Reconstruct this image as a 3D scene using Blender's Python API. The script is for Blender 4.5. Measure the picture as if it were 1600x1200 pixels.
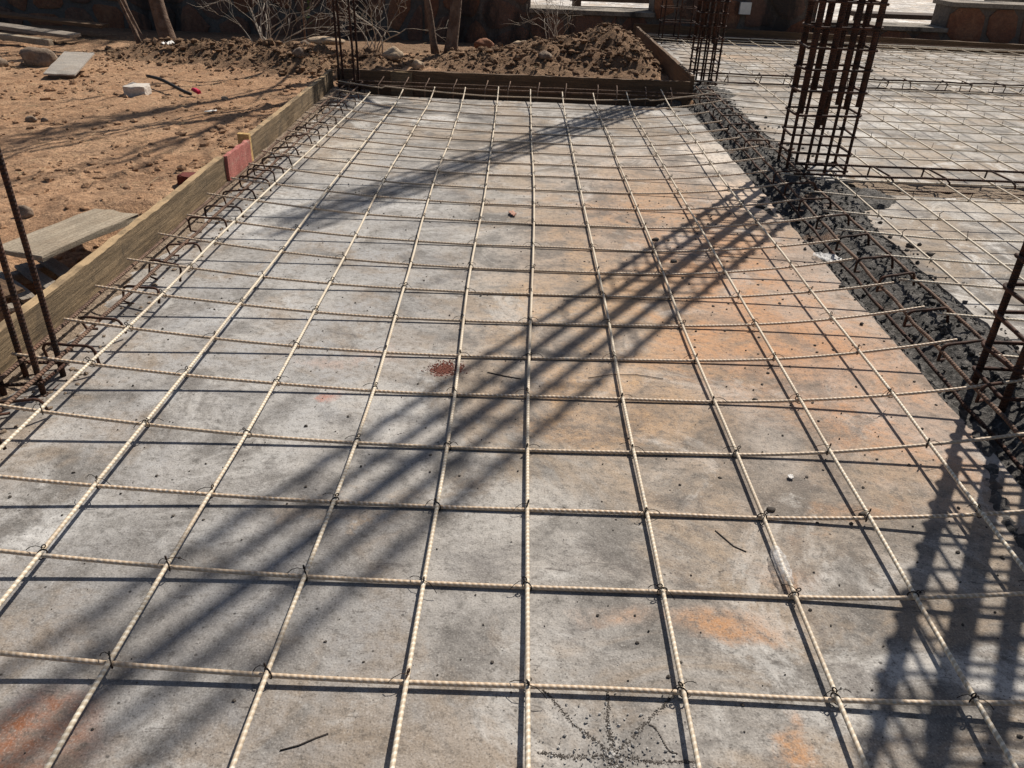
import bpy, math, random
from mathutils import Vector, Matrix, noise, Quaternion
random.seed(7)
for o in list(bpy.data.objects): bpy.data.objects.remove(o)
scene = bpy.context.scene
COL = scene.collection

# ------------------------------------------------------------------ camera
cam = bpy.data.cameras.new('camera')
cam.sensor_width = 36.0
cam.lens = 27.694
cam.clip_start = 0.02
cam.clip_end = 600
camo = bpy.data.objects.new('camera', cam)
COL.objects.link(camo)
R_ = Vector((0.99923648, 0.01672429, 0.03530939))
U_ = Vector((-0.03893297, 0.50182791, 0.86409084))
F_ = Vector((0.00326793, 0.86480579, -0.50209588))
M = Matrix((R_, U_, -F_)).transposed().to_4x4()
M.translation = Vector((0.03335, 0.0, 0.92355))
camo.matrix_world = M
scene.camera = camo

# ------------------------------------------------------------------ light
SUN_EL = math.radians(47.0)
SUN_AZ = math.radians(32.4)          # from +Y towards +X
world = bpy.data.worlds.new('World')
scene.world = world
world.use_nodes = True
wn = world.node_tree
wn.nodes.clear()
sky = wn.nodes.new('ShaderNodeTexSky')
sky.sky_type = 'NISHITA'
sky.sun_disc = False
sky.sun_elevation = SUN_EL
sky.sun_rotation = SUN_AZ
sky.dust_density = 1.5
bg = wn.nodes.new('ShaderNodeBackground')
bg.inputs['Strength'].default_value = 0.055
wo = wn.nodes.new('ShaderNodeOutputWorld')
wn.links.new(sky.outputs[0], bg.inputs[0])
wn.links.new(bg.outputs[0], wo.inputs[0])
sl = bpy.data.lights.new('sun', 'SUN')
sl.energy = 5.0
sl.angle = math.radians(0.5)
sl.color = (1.0, 0.93, 0.83)
so = bpy.data.objects.new('sun', sl)
COL.objects.link(so)
SV = Vector((math.sin(SUN_AZ)*math.cos(SUN_EL), math.cos(SUN_AZ)*math.cos(SUN_EL), math.sin(SUN_EL)))
so.rotation_euler = SV.to_track_quat('Z', 'Y').to_euler()
so.location = SV*30
scene.view_settings.view_transform = 'Standard'
scene.view_settings.look = 'None'
scene.view_settings.exposure = 0.2
scene.view_settings.gamma = 1.0
scene.view_settings.use_curve_mapping = False
scene.cycles.max_bounces = 6
scene.cycles.diffuse_bounces = 3
scene.cycles.glossy_bounces = 2

# ------------------------------------------------------------------ material helpers
class NT:
    def __init__(s, name, rough=0.85):
        s.m = bpy.data.materials.new(name); s.m.use_nodes = True
        s.t = s.m.node_tree; s.t.nodes.clear()
        s.out = s.t.nodes.new('ShaderNodeOutputMaterial')
        s.b = s.t.nodes.new('ShaderNodeBsdfPrincipled')
        s.t.links.new(s.b.outputs[0], s.out.inputs[0])
        s.b.inputs['Roughness'].default_value = rough
        s.b.inputs['Specular IOR Level'].default_value = 0.3
        tc = s.t.nodes.new('ShaderNodeTexCoord')
        s.obj = tc.outputs['Object']; s.uv = tc.outputs['UV']
        s.geo = s.t.nodes.new('ShaderNodeNewGeometry').outputs['Position']
    def put(s, sock, v):
        if isinstance(v, bpy.types.NodeSocket): s.t.links.new(v, sock)
        elif isinstance(v, (tuple, list)):
            if len(sock.default_value) == 4: sock.default_value = (*v[:3], 1)
            else: sock.default_value = v[:3]
        else: sock.default_value = v
    def noise(s, vec, scale, detail=4, rough=0.55, dist=0.0, col=False):
        n = s.t.nodes.new('ShaderNodeTexNoise')
        s.t.links.new(vec, n.inputs['Vector'])
        n.inputs['Scale'].default_value = scale; n.inputs['Detail'].default_value = detail
        n.inputs['Roughness'].default_value = rough; n.inputs['Distortion'].default_value = dist
        return n.outputs['Color' if col else 'Fac']
    def voro(s, vec, scale, feat='F1', out='Distance', rnd=1.0):
        n = s.t.nodes.new('ShaderNodeTexVoronoi'); n.feature = feat
        s.t.links.new(vec, n.inputs['Vector']); n.inputs['Scale'].default_value = scale
        n.inputs['Randomness'].default_value = rnd
        return n.outputs[out]
    def math(s, op, a, b=0.0, c=0.0, clamp=False):
        n = s.t.nodes.new('ShaderNodeMath'); n.operation = op; n.use_clamp = clamp
        s.put(n.inputs[0], a); s.put(n.inputs[1], b); s.put(n.inputs[2], c)
        return n.outputs[0]
    def vmath(s, op, a, b=(0,0,0)):
        n = s.t.nodes.new('ShaderNodeVectorMath'); n.operation = op
        s.put(n.inputs[0], a); s.put(n.inputs[1], b)
        return n.outputs['Value' if op in ('LENGTH','DOT_PRODUCT','DISTANCE') else 'Vector']
    def map(s, v, lo, hi, a=0.0, b=1.0, smooth=True):
        n = s.t.nodes.new('ShaderNodeMapRange'); n.interpolation_type = 'SMOOTHSTEP' if smooth else 'LINEAR'
        s.put(n.inputs['Value'], v); n.inputs['From Min'].default_value = lo; n.inputs['From Max'].default_value = hi
        n.inputs['To Min'].default_value = a; n.inputs['To Max'].default_value = b
        return n.outputs[0]
    def mix(s, f, a, b, mode='MIX'):
        n = s.t.nodes.new('ShaderNodeMix'); n.data_type = 'RGBA'; n.blend_type = mode
        s.put(n.inputs['Factor'], f); s.put(n.inputs['A'], a); s.put(n.inputs['B'], b)
        return n.outputs['Result']
    def scale(s, vec, sc):
        return s.vmath('MULTIPLY', vec, sc)
    def bump(s, h, strength=0.5, dist=0.01):
        n = s.t.nodes.new('ShaderNodeBump'); n.inputs['Strength'].default_value = strength
        n.inputs['Distance'].default_value = dist; s.put(n.inputs['Height'], h)
        s.t.links.new(n.outputs[0], s.b.inputs['Normal'])
    def rnd(s):
        n = s.t.nodes.new('ShaderNodeObjectInfo'); return n.outputs['Random']
    def fin(s, col, rough=None):
        s.put(s.b.inputs['Base Color'], col)
        if rough is not None: s.put(s.b.inputs['Roughness'], rough)
        return s.m

def concrete_mat(name, stains=(), base=1.0, tanbias=0.0, white=0.3):
    n = NT(name, 0.9); p = n.geo
    big = n.noise(p, 1.5, 4, 0.6, 0.6)
    mid = n.noise(p, 7.0, 6, 0.7, 0.5)
    fine = n.noise(p, 60, 4, 0.75)
    grit = n.noise(p, 330, 2, 0.6)
    d = lambda c: tuple(x*base for x in c)
    f = n.math('ADD', n.math('MULTIPLY', big, 0.45), n.math('MULTIPLY', mid, 0.55))
    col = n.mix(n.map(f, 0.40, 0.60), d((0.148, 0.135, 0.122)), d((0.39, 0.362, 0.33)))
    # brown dust film, and bleached laitance with torn outlines
    br = n.noise(n.vmath('ADD', p, (4.2, 1.7, 0)), 2.3, 5, 0.7, 0.8)
    col = n.mix(n.map(br, 0.47 - tanbias, 0.60, 0, 0.58), col, d((0.33, 0.25, 0.175)))
    wv = n.noise(n.vmath('ADD', p, (9.1, 3.3, 0)), 2.7, 6, 0.76, 0.9)
    col = n.mix(n.map(wv, 0.52, 0.63, 0, white*2.1), col, d((0.54, 0.52, 0.49)))
    wd = n.noise(n.vmath('ADD', p, (2.7, 8.3, 0)), 3.6, 5, 0.72, 0.7)
    col = n.mix(n.map(wd, 0.53, 0.64, 0, 0.62), col, d((0.12, 0.107, 0.10)))
    tear = n.map(mid, 0.36, 0.60)
    speck = n.map(fine, 0.35, 0.60)
    if stains:
        cb = n.t.nodes.new('ShaderNodeCombineXYZ'); n.put(cb.inputs[0], mid); n.put(cb.inputs[1], wd)
        warp = n.vmath('SUBTRACT', cb.outputs[0], (0.5, 0.5, 0.0))
        wp = n.vmath('ADD', p, n.scale(warp, (0.45, 0.45, 0)))
        wps = n.vmath('ADD', p, n.scale(warp, (0.16, 0.16, 0)))
        gate = n.math('ADD', 0.20, n.math('MULTIPLY', n.math('MULTIPLY', n.math('MULTIPLY', tear, n.map(br, 0.36, 0.56, 0.3, 1.0)), n.math('ADD', 0.5, n.math('MULTIPLY', speck, 0.5))), 0.85))
        softgate = n.math('ADD', 0.12, n.math('MULTIPLY', n.math('MULTIPLY', n.math('ADD', 0.4, n.math('MULTIPLY', speck, 0.6)), tear), 0.95))
        for (cx, cy, rx, ry, c, st, soft) in stains:
            sm = max(rx, ry) < 0.13
            q = n.scale(n.vmath('SUBTRACT', wps if sm else wp, (cx, cy, 0)), (1/rx, 1/ry, 0))
            k = n.map(n.vmath('LENGTH', q), 1.0, 1.0-soft, 0, st)
            k = n.math('MULTIPLY', k, softgate if sm else gate)
            col = n.mix(k, col, c)
    # pores, crumbs and salt-and-pepper grain
    col = n.mix(n.map(fine, 0.30, 0.52, 0.55, 0.0), col, (0.06, 0.055, 0.05))
    col = n.mix(n.map(fine, 0.58, 0.74, 0.0, 0.30), col, d((0.60, 0.58, 0.55)))
    col = n.mix(n.map(grit, 0.28, 0.49, 0.48, 0.0), col, (0.05, 0.045, 0.042))
    col = n.mix(n.map(grit, 0.55, 0.75, 0.0, 0.28), col, d((0.68, 0.66, 0.62)))
    v2 = n.voro(n.vmath('ADD', p, (1.3, 0.4, 0)), 34.0)
    sp2 = n.math('MULTIPLY', n.map(v2, 0.11, 0.05), n.map(mid, 0.46, 0.58))
    col = n.mix(n.math('MULTIPLY', sp2, 0.85), col, (0.035, 0.03, 0.027))
    v3 = n.voro(n.vmath('ADD', p, (3.1, 2.2, 0)), 95.0)
    col = n.mix(n.math('MULTIPLY', n.map(v3, 0.16, 0.08), n.map(wv, 0.42, 0.56, 0, 0.75)), col, (0.05, 0.043, 0.038))
    scr = n.noise(n.scale(p, (1.0, 5.0, 1.0)), 16, 4, 0.8, 1.0)
    col = n.mix(n.map(scr, 0.62, 0.68, 0, 0.6), col, (0.075, 0.065, 0.06))
    h = n.math('SUBTRACT', n.noise(p, 12, 5, 0.72, 0.2), n.math('MULTIPLY', sp2, 0.15))
    n.bump(h, 0.5, 0.014)
    return n.fin(col)

OR = (0.48, 0.25, 0.125); OR2 = (0.43, 0.235, 0.12); TAN = (0.46, 0.32, 0.19); WH = (0.60, 0.59, 0.57); RED = (0.17, 0.045, 0.03); SAL = (0.40, 0.17, 0.12); DK = (0.13, 0.115, 0.10); RUST = (0.24, 0.098, 0.048)
STAINS = [
 (-0.55, 2.3, 0.62, 2.2, (0.335, 0.335, 0.338), 0.85, 0.7), (-0.35, 0.85, 0.75, 0.45, (0.255, 0.25, 0.248), 0.8, 0.8), (-0.72, 1.05, 0.16, 0.12, WH, 0.7, 0.9), (-0.42, 1.02, 0.2, 0.07, WH, 0.5, 0.9), (-0.6, 2.0, 0.2, 0.3, WH, 0.45, 0.9),
 (0.62, 2.6, 0.72, 1.7, (0.46, 0.275, 0.155), 0.85, 0.85), (0.30, 2.0, 0.52, 0.85, (0.45, 0.30, 0.175), 0.8, 0.85), (0.75, 2.3, 0.45, 1.0, OR, 0.75, 0.9), (0.93, 1.65, 0.28, 0.60, OR, 0.95, 0.85), (0.55, 1.15, 0.55, 0.35, (0.37, 0.27, 0.18), 0.6, 0.9), (0.3, 3.7, 0.8, 0.8, (0.46, 0.36, 0.27), 0.5, 0.9),
 (0.28, 1.50, 0.34, 0.24, (0.46, 0.285, 0.15), 0.8, 0.8), (0.62, 1.85, 0.32, 0.35, OR, 0.6, 0.8), (1.0, 3.75, 0.2, 0.95, (0.66, 0.58, 0.50), 0.95, 0.5), (1.0, 3.2, 0.16, 0.35, (0.60, 0.44, 0.32), 0.9, 0.5),
 (0.68, 1.17, 0.17, 0.055, OR2, 0.9, 0.9), (0.37, 0.885, 0.128, 0.05, OR2, 0.95, 0.85), (0.42, 0.86, 0.10, 0.03, OR2, 0.8, 0.9), (0.22, 0.89, 0.09, 0.035, OR2, 0.8, 0.9), (0.50, 0.99, 0.10, 0.045, OR2, 0.5, 0.95),
 (0.44, 0.665, 0.04, 0.035, OR2, 0.95, 0.85), (0.445, 0.705, 0.025, 0.03, OR2, 0.7, 0.9), (-0.56, 0.635, 0.10, 0.10, RUST, 1.0, 0.7), (-0.53, 0.62, 0.10, 0.07, RUST, 0.6, 0.9),
 (-0.37, 1.505, 0.035, 0.022, SAL, 0.75, 0.5), (-0.125, 1.65, 0.034, 0.040, RED, 0.95, 0.4), (-0.085, 1.66, 0.018, 0.03, RED, 0.8, 0.5),
 (-0.33, 1.68, 0.16, 0.05, (0.42, 0.30, 0.24), 0.6, 0.8), (-0.28, 1.14, 0.20, 0.035, TAN, 0.6, 0.7),
 (0.63, 0.985, 0.17, 0.05, WH, 0.7, 0.8), (-0.43, 4.43, 0.30, 0.12, WH, 0.85, 0.6), (-0.82, 2.75, 0.16, 0.55, WH, 0.7, 0.7), (-0.35, 2.92, 0.24, 0.13, WH, 0.75, 0.7),
 (-0.72, 3.6, 0.2, 0.5, (0.52, 0.46, 0.38), 0.7, 0.7), (0.85, 4.85, 0.3, 0.12, WH, 0.6, 0.7), (0.10, 1.12, 0.25, 0.12, (0.45, 0.43, 0.40), 0.6, 0.7),
 (-0.78, 0.98, 0.1, 0.14, WH, 0.55, 0.8), (-0.38, 0.80, 0.3, 0.06, DK, 0.5, 0.9), (0.18, 0.66, 0.16, 0.09, DK, 0.55, 0.9), (-0.05, 3.6, 0.35, 0.3, (0.45,0.36,0.27), 0.5, 0.9),
]
M_FLOOR = concrete_mat('blinding_concrete', STAINS)
STR = [(2.6, 5.3, 0.7, 0.25, WH, 0.7, 0.7), (1.9, 7.4, 0.5, 0.35, (0.55, 0.37, 0.24), 0.6, 0.8), (2.2, 3.15, 0.8, 0.12, (0.50,0.42,0.33), 0.7, 0.7), (3.2, 6.9, 0.8, 0.3, (0.55, 0.44, 0.35), 0.55, 0.8)]
M_FLOOR_R = concrete_mat('grey_blinding_concrete', STR, 1.08, 0.02, 0.4)
M_PAVE = concrete_mat('pale_pavement', (), 1.7, 0.0, 0.5)

def gfrp_mat(name, a, b):
    n = NT(name, 0.5); uv = n.uv
    sx = n.t.nodes.new('ShaderNodeSeparateXYZ'); n.t.links.new(uv, sx.inputs[0])
    ph = n.math('ADD', n.math('MULTIPLY', sx.outputs[0], 100.0), sx.outputs[1])
    w = n.math('SINE', n.math('MULTIPLY', ph, 6.28318))
    dirt = n.noise(n.geo, 14, 5, 0.65)
    c = n.mix(n.map(w, -0.3, 0.9), a, b)
    c = n.mix(n.map(dirt, 0.5, 0.75, 0, 0.55), c, (0.40, 0.29, 0.19))
    c = n.mix(n.map(n.noise(n.geo, 120, 3), 0.58, 0.7, 0, 0.5), c, (0.30, 0.23, 0.16))
    c = n.mix(n.math('MULTIPLY', n.rnd(), 0.45), c, (0.50, 0.40, 0.29))
    c = n.mix(n.map(n.noise(n.geo, 3.5, 3, 0.6), 0.48, 0.66, 0, 0.6), c, (0.42, 0.33, 0.24))
    c = n.mix(n.map(n.noise(n.geo, 38, 3, 0.6), 0.64, 0.70, 0, 0.7), c, (0.33, 0.32, 0.30))
    n.bump(w, 0.25, 0.0008)
    return n.fin(c)
M_GFRP = gfrp_mat('cream_fibreglass', (0.54, 0.45, 0.33), (0.82, 0.76, 0.64))
M_GFRPT = gfrp_mat('peach_fibreglass', (0.46, 0.325, 0.21), (0.76, 0.62, 0.48))

def rust_mat(name='rusty_steel', a=(0.078, 0.032, 0.019), b=(0.024, 0.014, 0.011), pitch=110.0):
    n = NT(name, 0.8)
    sx = n.t.nodes.new('ShaderNodeSeparateXYZ'); n.t.links.new(n.uv, sx.inputs[0])
    w = n.math('SINE', n.math('MULTIPLY', n.math('ADD', n.math('MULTIPLY', sx.outputs[0], pitch), sx.outputs[1]), 6.28318))
    k = n.noise(n.geo, 30, 5, 0.7)
    c = n.mix(n.map(k, 0.36, 0.64), b, a)
    c = n.mix(n.map(n.noise(n.geo, 9, 4), 0.55, 0.75, 0, 0.6), c, (0.17, 0.085, 0.05))
    n.bump(n.math('ADD', w, n.math('MULTIPLY', k, 1.2)), 0.7, 0.002)
    return n.fin(c)
M_RUST = rust_mat()
M_RUSTL = rust_mat('dusty_rusty_steel', (0.20, 0.125, 0.085), (0.085, 0.05, 0.036))
M_DARK = rust_mat('dark_steel_wire', (0.032, 0.022, 0.018), (0.014, 0.012, 0.011), 0.0)

def wood_mat(name, a, b, dirt=(0.10, 0.075, 0.05), axis=(1.2, 26, 26), amt=0.5, pale=None, dust=None):
    n = NT(name, 0.85)
    g = n.noise(n.scale(n.obj, axis), 3.0, 6, 0.7, 0.6)
    c = n.mix(n.map(g, 0.32, 0.68), a, b)
    k = n.noise(n.obj, 7, 6, 0.7, 0.5)
    c = n.mix(n.map(k, 0.48, 0.72, 0, amt), c, dirt)
    s2 = n.noise(n.scale(n.obj, (5, 60, 60)), 4.0, 4, 0.7)
    c = n.mix(n.map(s2, 0.6, 0.7, 0, 0.6), c, tuple(x*0.35 for x in a))
    if pale: c = n.mix(n.map(n.noise(n.obj, 23, 5, 0.7), 0.55, 0.68, 0, 0.7), c, pale)
    c = n.mix(n.map(n.noise(n.obj, 160, 3), 0.4, 0.62, 0.0, 0.3), c, (0.05, 0.04, 0.03))
    if dust:
        sz = n.t.nodes.new('ShaderNodeSeparateXYZ'); n.t.links.new(n.t.nodes['Geometry'].outputs['True Normal'], sz.inputs[0])
        c = n.mix(n.math('MULTIPLY', n.map(sz.outputs[2], 0.5, 0.9), n.map(k, 0.36, 0.56, 0.15, 0.85)), c, dust)
    n.bump(n.math('ADD', n.math('MULTIPLY', g, 0.8), n.math('ADD', n.math('MULTIPLY', s2, 0.8), k)), 0.6, 0.006)
    return n.fin(c)
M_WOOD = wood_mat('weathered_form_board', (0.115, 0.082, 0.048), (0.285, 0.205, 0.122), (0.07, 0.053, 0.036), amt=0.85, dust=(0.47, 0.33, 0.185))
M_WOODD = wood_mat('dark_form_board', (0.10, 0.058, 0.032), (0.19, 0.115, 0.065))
M_WOODG = wood_mat('grey_plank', (0.29, 0.235, 0.17), (0.44, 0.37, 0.28), (0.30, 0.21, 0.13), (26, 1.2, 26), 0.4)
M_WOODN = wood_mat('fresh_timber', (0.58, 0.36, 0.14), (0.72, 0.50, 0.22), amt=0.2)
M_PALLET = wood_mat('grey_pallet_wood', (0.22, 0.19, 0.16), (0.36, 0.31, 0.26))
M_REDP = wood_mat('faded_red_painted_board', (0.44, 0.135, 0.115), (0.52, 0.20, 0.165), (0.28, 0.13, 0.10), (14, 14, 1.0), 0.6, (0.52, 0.36, 0.29))
M_MAROON = wood_mat('maroon_paint', (0.13, 0.025, 0.02), (0.17, 0.04, 0.03), amt=0.3)
M_PANEL = wood_mat('pale_grey_panel', (0.34, 0.31, 0.28), (0.48, 0.43, 0.37), (0.36, 0.27, 0.19), amt=0.5)

def dirt_mat(name, a, b, c3, sc=1.0, straw=0.4):
    n = NT(name, 1.0); p = n.geo
    big = n.noise(p, 0.9*sc, 6, 0.65, 0.6); mid = n.noise(p, 7*sc, 7, 0.7); fine = n.noise(p, 70*sc, 5, 0.75)
    f = n.math('ADD', n.math('MULTIPLY', big, 0.45), n.math('MULTIPLY', mid, 0.55))
    col = n.mix(n.map(f, 0.35, 0.65), a, b)
    col = n.mix(n.map(n.noise(n.scale(p, (1, 2.2, 1)), 3.3*sc, 7, 0.75, 1.0), 0.5, 0.7, 0, 0.75), col, c3)
    col = n.mix(n.map(fine, 0.62, 0.36, 0, 0.65), col, tuple(x*0.3 for x in a))
    st = n.noise(n.scale(p, (1.0, 3.0, 1.0)), 60*sc, 3, 0.7, 2.5)
    col = n.mix(n.map(st, 0.62, 0.70, 0, straw), col, (0.55, 0.44, 0.30))
    vv = n.voro(p, 42*sc); col = n.mix(n.math('MULTIPLY', n.map(vv, 0.16, 0.06), n.map(mid, 0.45, 0.6, 0, 0.8)), col, tuple(x*0.35 for x in c3))
    h = n.noise(p, 14*sc, 6, 0.8)
    n.bump(h, 0.9, 0.03)
    return n.fin(col)
M_DIRT = dirt_mat('orange_tan_dirt', (0.40, 0.225, 0.124), (0.58, 0.37, 0.225), (0.25, 0.15, 0.094))
M_MOUND = dirt_mat('loose_brown_soil', (0.235, 0.138, 0.08), (0.37, 0.235, 0.14), (0.16, 0.098, 0.06), 1.6, 0.6)
M_BEAMF = dirt_mat('sandy_cement_dirt', (0.33, 0.25, 0.18), (0.46, 0.36, 0.27), (0.25, 0.16, 0.105), 1.8, 0.2)

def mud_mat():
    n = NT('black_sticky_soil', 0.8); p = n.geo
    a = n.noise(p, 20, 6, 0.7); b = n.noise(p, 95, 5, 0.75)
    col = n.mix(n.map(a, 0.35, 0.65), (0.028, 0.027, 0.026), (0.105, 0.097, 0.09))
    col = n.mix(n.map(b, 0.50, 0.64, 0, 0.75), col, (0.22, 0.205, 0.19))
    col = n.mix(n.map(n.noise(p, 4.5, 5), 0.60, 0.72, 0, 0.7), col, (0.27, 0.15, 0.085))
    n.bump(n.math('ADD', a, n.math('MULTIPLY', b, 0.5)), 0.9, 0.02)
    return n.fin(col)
M_MUD = mud_mat()

def stone_mat(name, a, b, c3, sc=1.0):
    n = NT(name, 0.92); p = n.geo
    k = n.noise(p, 5*sc, 6, 0.7); f = n.noise(p, 40*sc, 5, 0.7)
    c = n.mix(n.map(k, 0.35, 0.65), a, b)
    c = n.mix(n.math('MULTIPLY', n.rnd(), 0.7), c, c3)
    c = n.mix(n.map(n.noise(n.scale(p, (1, 1, 0.35)), 2.1, 6, 0.7), 0.47, 0.62, 0, 0.9), c, (0.035, 0.03, 0.027))
    c = n.mix(n.map(f, 0.3, 0.7, 0.35, 0.0), c, (0.05, 0.04, 0.035))
    n.bump(n.math('ADD', k, n.math('MULTIPLY', f, 0.4)), 0.8, 0.03)
    return n.fin(c)
M_WSTONE = stone_mat('reddish_wall_stone', (0.26, 0.095, 0.045), (0.34, 0.16, 0.085), (0.14, 0.11, 0.095))
M_MORTAR = stone_mat('dark_mortar', (0.145, 0.11, 0.09), (0.21, 0.17, 0.14), (0.15, 0.135, 0.12))
M_COPE = stone_mat('grey_coping', (0.24, 0.20, 0.16), (0.34, 0.29, 0.23), (0.28, 0.25, 0.21))
def simple(name, a, b, sc=20, rough=0.85, bs=0.4, bd=0.004):
    n = NT(name, rough); k = n.noise(n.geo, sc, 6, 0.7)
    n.bump(k, bs, bd)
    return n.fin(n.mix(n.map(k, 0.35, 0.65), a, b))
M_ROCK = simple('field_stone', (0.34, 0.245, 0.16), (0.52, 0.40, 0.28), 25, 0.95, 0.8, 0.02)
M_ROCKG = simple('grey_brown_rock', (0.17, 0.125, 0.092), (0.31, 0.235, 0.175), 25, 0.95, 0.8, 0.02)
M_BRICK = simple('pale_cement_brick', (0.46, 0.41, 0.36), (0.60, 0.55, 0.49), 60, 0.9, 0.8)
M_BARK = simple('grey_brown_bark', (0.105, 0.066, 0.048), (0.20, 0.14, 0.105), 18, 0.95, 1.0, 0.02)
M_TWIG = simple('pale_dry_twig', (0.26, 0.22, 0.18), (0.40, 0.35, 0.29), 30)
M_STRAW = simple('dry_straw', (0.42, 0.32, 0.19), (0.55, 0.44, 0.28), 30)
M_LEAF = simple('dusty_green_leaf', (0.06, 0.10, 0.03), (0.10, 0.14, 0.045), 8)
M_BLACK = simple('black_plastic', (0.015, 0.014, 0.014), (0.03, 0.028, 0.027), 30, 0.6)
M_REDCL = simple('bright_red_cloth', (0.50, 0.02, 0.06), (0.62, 0.04, 0.10), 30)
M_WHITE = simple('white_paint', (0.66, 0.65, 0.60), (0.78, 0.77, 0.73), 12)
M_BENCH = simple('dark_brown_bench_paint', (0.045, 0.028, 0.02), (0.07, 0.045, 0.032), 15)
M_GRIT = simple('grey_grit', (0.16, 0.15, 0.14), (0.50, 0.48, 0.45), 120)
M_DGRIT = simple('dark_grit', (0.05, 0.043, 0.037), (0.11, 0.094, 0.08), 90)
M_REDPOW = simple('red_brown_powder', (0.13, 0.04, 0.026), (0.20, 0.068, 0.045), 200)
M_DRYLEAF = simple('pink_brown_dry_leaf', (0.38, 0.20, 0.15), (0.48, 0.29, 0.22), 60)
M_WRAP = simple('white_paper_scrap', (0.62, 0.60, 0.57), (0.75, 0.73, 0.70), 50)
def film_mat():
    n = NT('clear_plastic_film', 0.25)
    k = n.noise(n.geo, 90, 4, 0.7)
    n.b.inputs['Alpha'].default_value = 0.5
    n.put(n.b.inputs['Alpha'], n.map(k, 0.35, 0.65, 0.10, 0.55))
    n.bump(k, 0.8, 0.004)
    return n.fin((0.82, 0.82, 0.82))
M_FILM = film_mat()

# ------------------------------------------------------------------ geometry helpers
def link(o, parent=None):
    COL.objects.link(o)
    if parent is not None: o.parent = parent
    return o
def mesh_obj(name, v, f, mat, parent=None, smooth=False, uv=None, loc=None):
    me = bpy.data.meshes.new(name)
    me.from_pydata(v, [], f)
    if smooth: me.polygons.foreach_set('use_smooth', [True]*len(me.polygons))
    if uv is not None:
        l = me.uv_layers.new(name='UVMap')
        flat = [0.0]*(2*len(me.loops)); vi = [0]*len(me.loops)
        me.loops.foreach_get('vertex_index', vi)
        for k, i in enumerate(vi): flat[2*k], flat[2*k+1] = uv[i]
        l.data.foreach_set('uv', flat)
    me.materials.append(mat); me.update()
    o = bpy.data.objects.new(name, me)
    if loc is not None: o.location = loc
    return link(o, parent)
def share(name, me, loc, rz=0.0, parent=None, sc=(1,1,1)):
    o = bpy.data.objects.new(name, me); o.location = loc; o.rotation_euler = (0, 0, rz); o.scale = sc
    return link(o, parent)
def tag(o, label, cat, group=None, kind=None):
    o['label'] = label
    if cat: o['category'] = cat
    if group: o['group'] = group
    if kind: o['kind'] = kind
    return o
def thing(name, loc, label, cat, group=None):
    o = bpy.data.objects.new(name, None); o.location = loc; o.empty_display_size = 0.1
    link(o); return tag(o, label, cat, group)
def struct(o): o['kind'] = 'structure'; return o

def resample(pts, step):
    pts = [Vector(p) for p in pts]; out = [pts[0]]; 
    for a, b in zip(pts, pts[1:]):
        n = max(1, int((b-a).length/step + 0.5))
        for i in range(1, n+1): out.append(a.lerp(b, i/n))
    return out
def tube(pts, r, sides=6, helix=None, taper=None, cap=True):
    """verts, faces, uv of a tube; uv.x is length in metres, uv.y the turn"""
    pts = [Vector(p) for p in pts]; V = []; F = []; UV = []; L = 0.0; n = len(pts)
    d0 = (pts[1]-pts[0]).normalized()
    ref = Vector((0, 0, 1)) if abs(d0.z) < 0.9 else Vector((1, 0, 0))
    for i, p in enumerate(pts):
        d = (pts[min(i+1, n-1)]-pts[max(i-1, 0)])
        if d.length < 1e-9: d = d0
        d.normalize()
        s = d.cross(ref)
        if s.length < 1e-4: s = d.cross(Vector((0, 1, 0)))
        s.normalize(); u = s.cross(d); ref = u
        if i: L += (p-pts[i-1]).length
        rr = r if taper is None else r*(1+(taper-1)*i/(n-1))
        for k in range(sides):
            a = 2*math.pi*k/sides; q = rr
            if helix: q = rr*(1+helix[1]*math.cos(2*math.pi*(L/helix[0]) + a))
            V.append(p + s*(math.cos(a)*q) + u*(math.sin(a)*q)); UV.append((L, k/sides))
    for i in range(n-1):
        for k in range(sides):
            k2 = (k+1) % sides
            F.append((i*sides+k, i*sides+k2, (i+1)*sides+k2, (i+1)*sides+k))
    if cap:
        F.append(tuple(range(sides-1, -1, -1))); F.append(tuple((n-1)*sides+k for k in range(sides)))
    return V, F, UV
def tube_obj(name, pts, r, mat, parent=None, sides=6, **kw):
    v, f, uv = tube(pts, r, sides, **kw)
    return mesh_obj(name, v, f, mat, parent, True, uv)
class MB:
    def __init__(s): s.v = []; s.f = []; s.uv = []
    def add(s, v, f, uv=None):
        o = len(s.v); s.v += [tuple(x) for x in v]; s.f += [tuple(i+o for i in q) for q in f]
        s.uv += uv if uv else [(0, 0)]*len(v)
    def tube(s, pts, r, sides=5, **kw): s.add(*tube(pts, r, sides, **kw))
    def build(s, name, mat, parent=None, smooth=True): return mesh_obj(name, s.v, s.f, mat, parent, smooth, s.uv)
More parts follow.
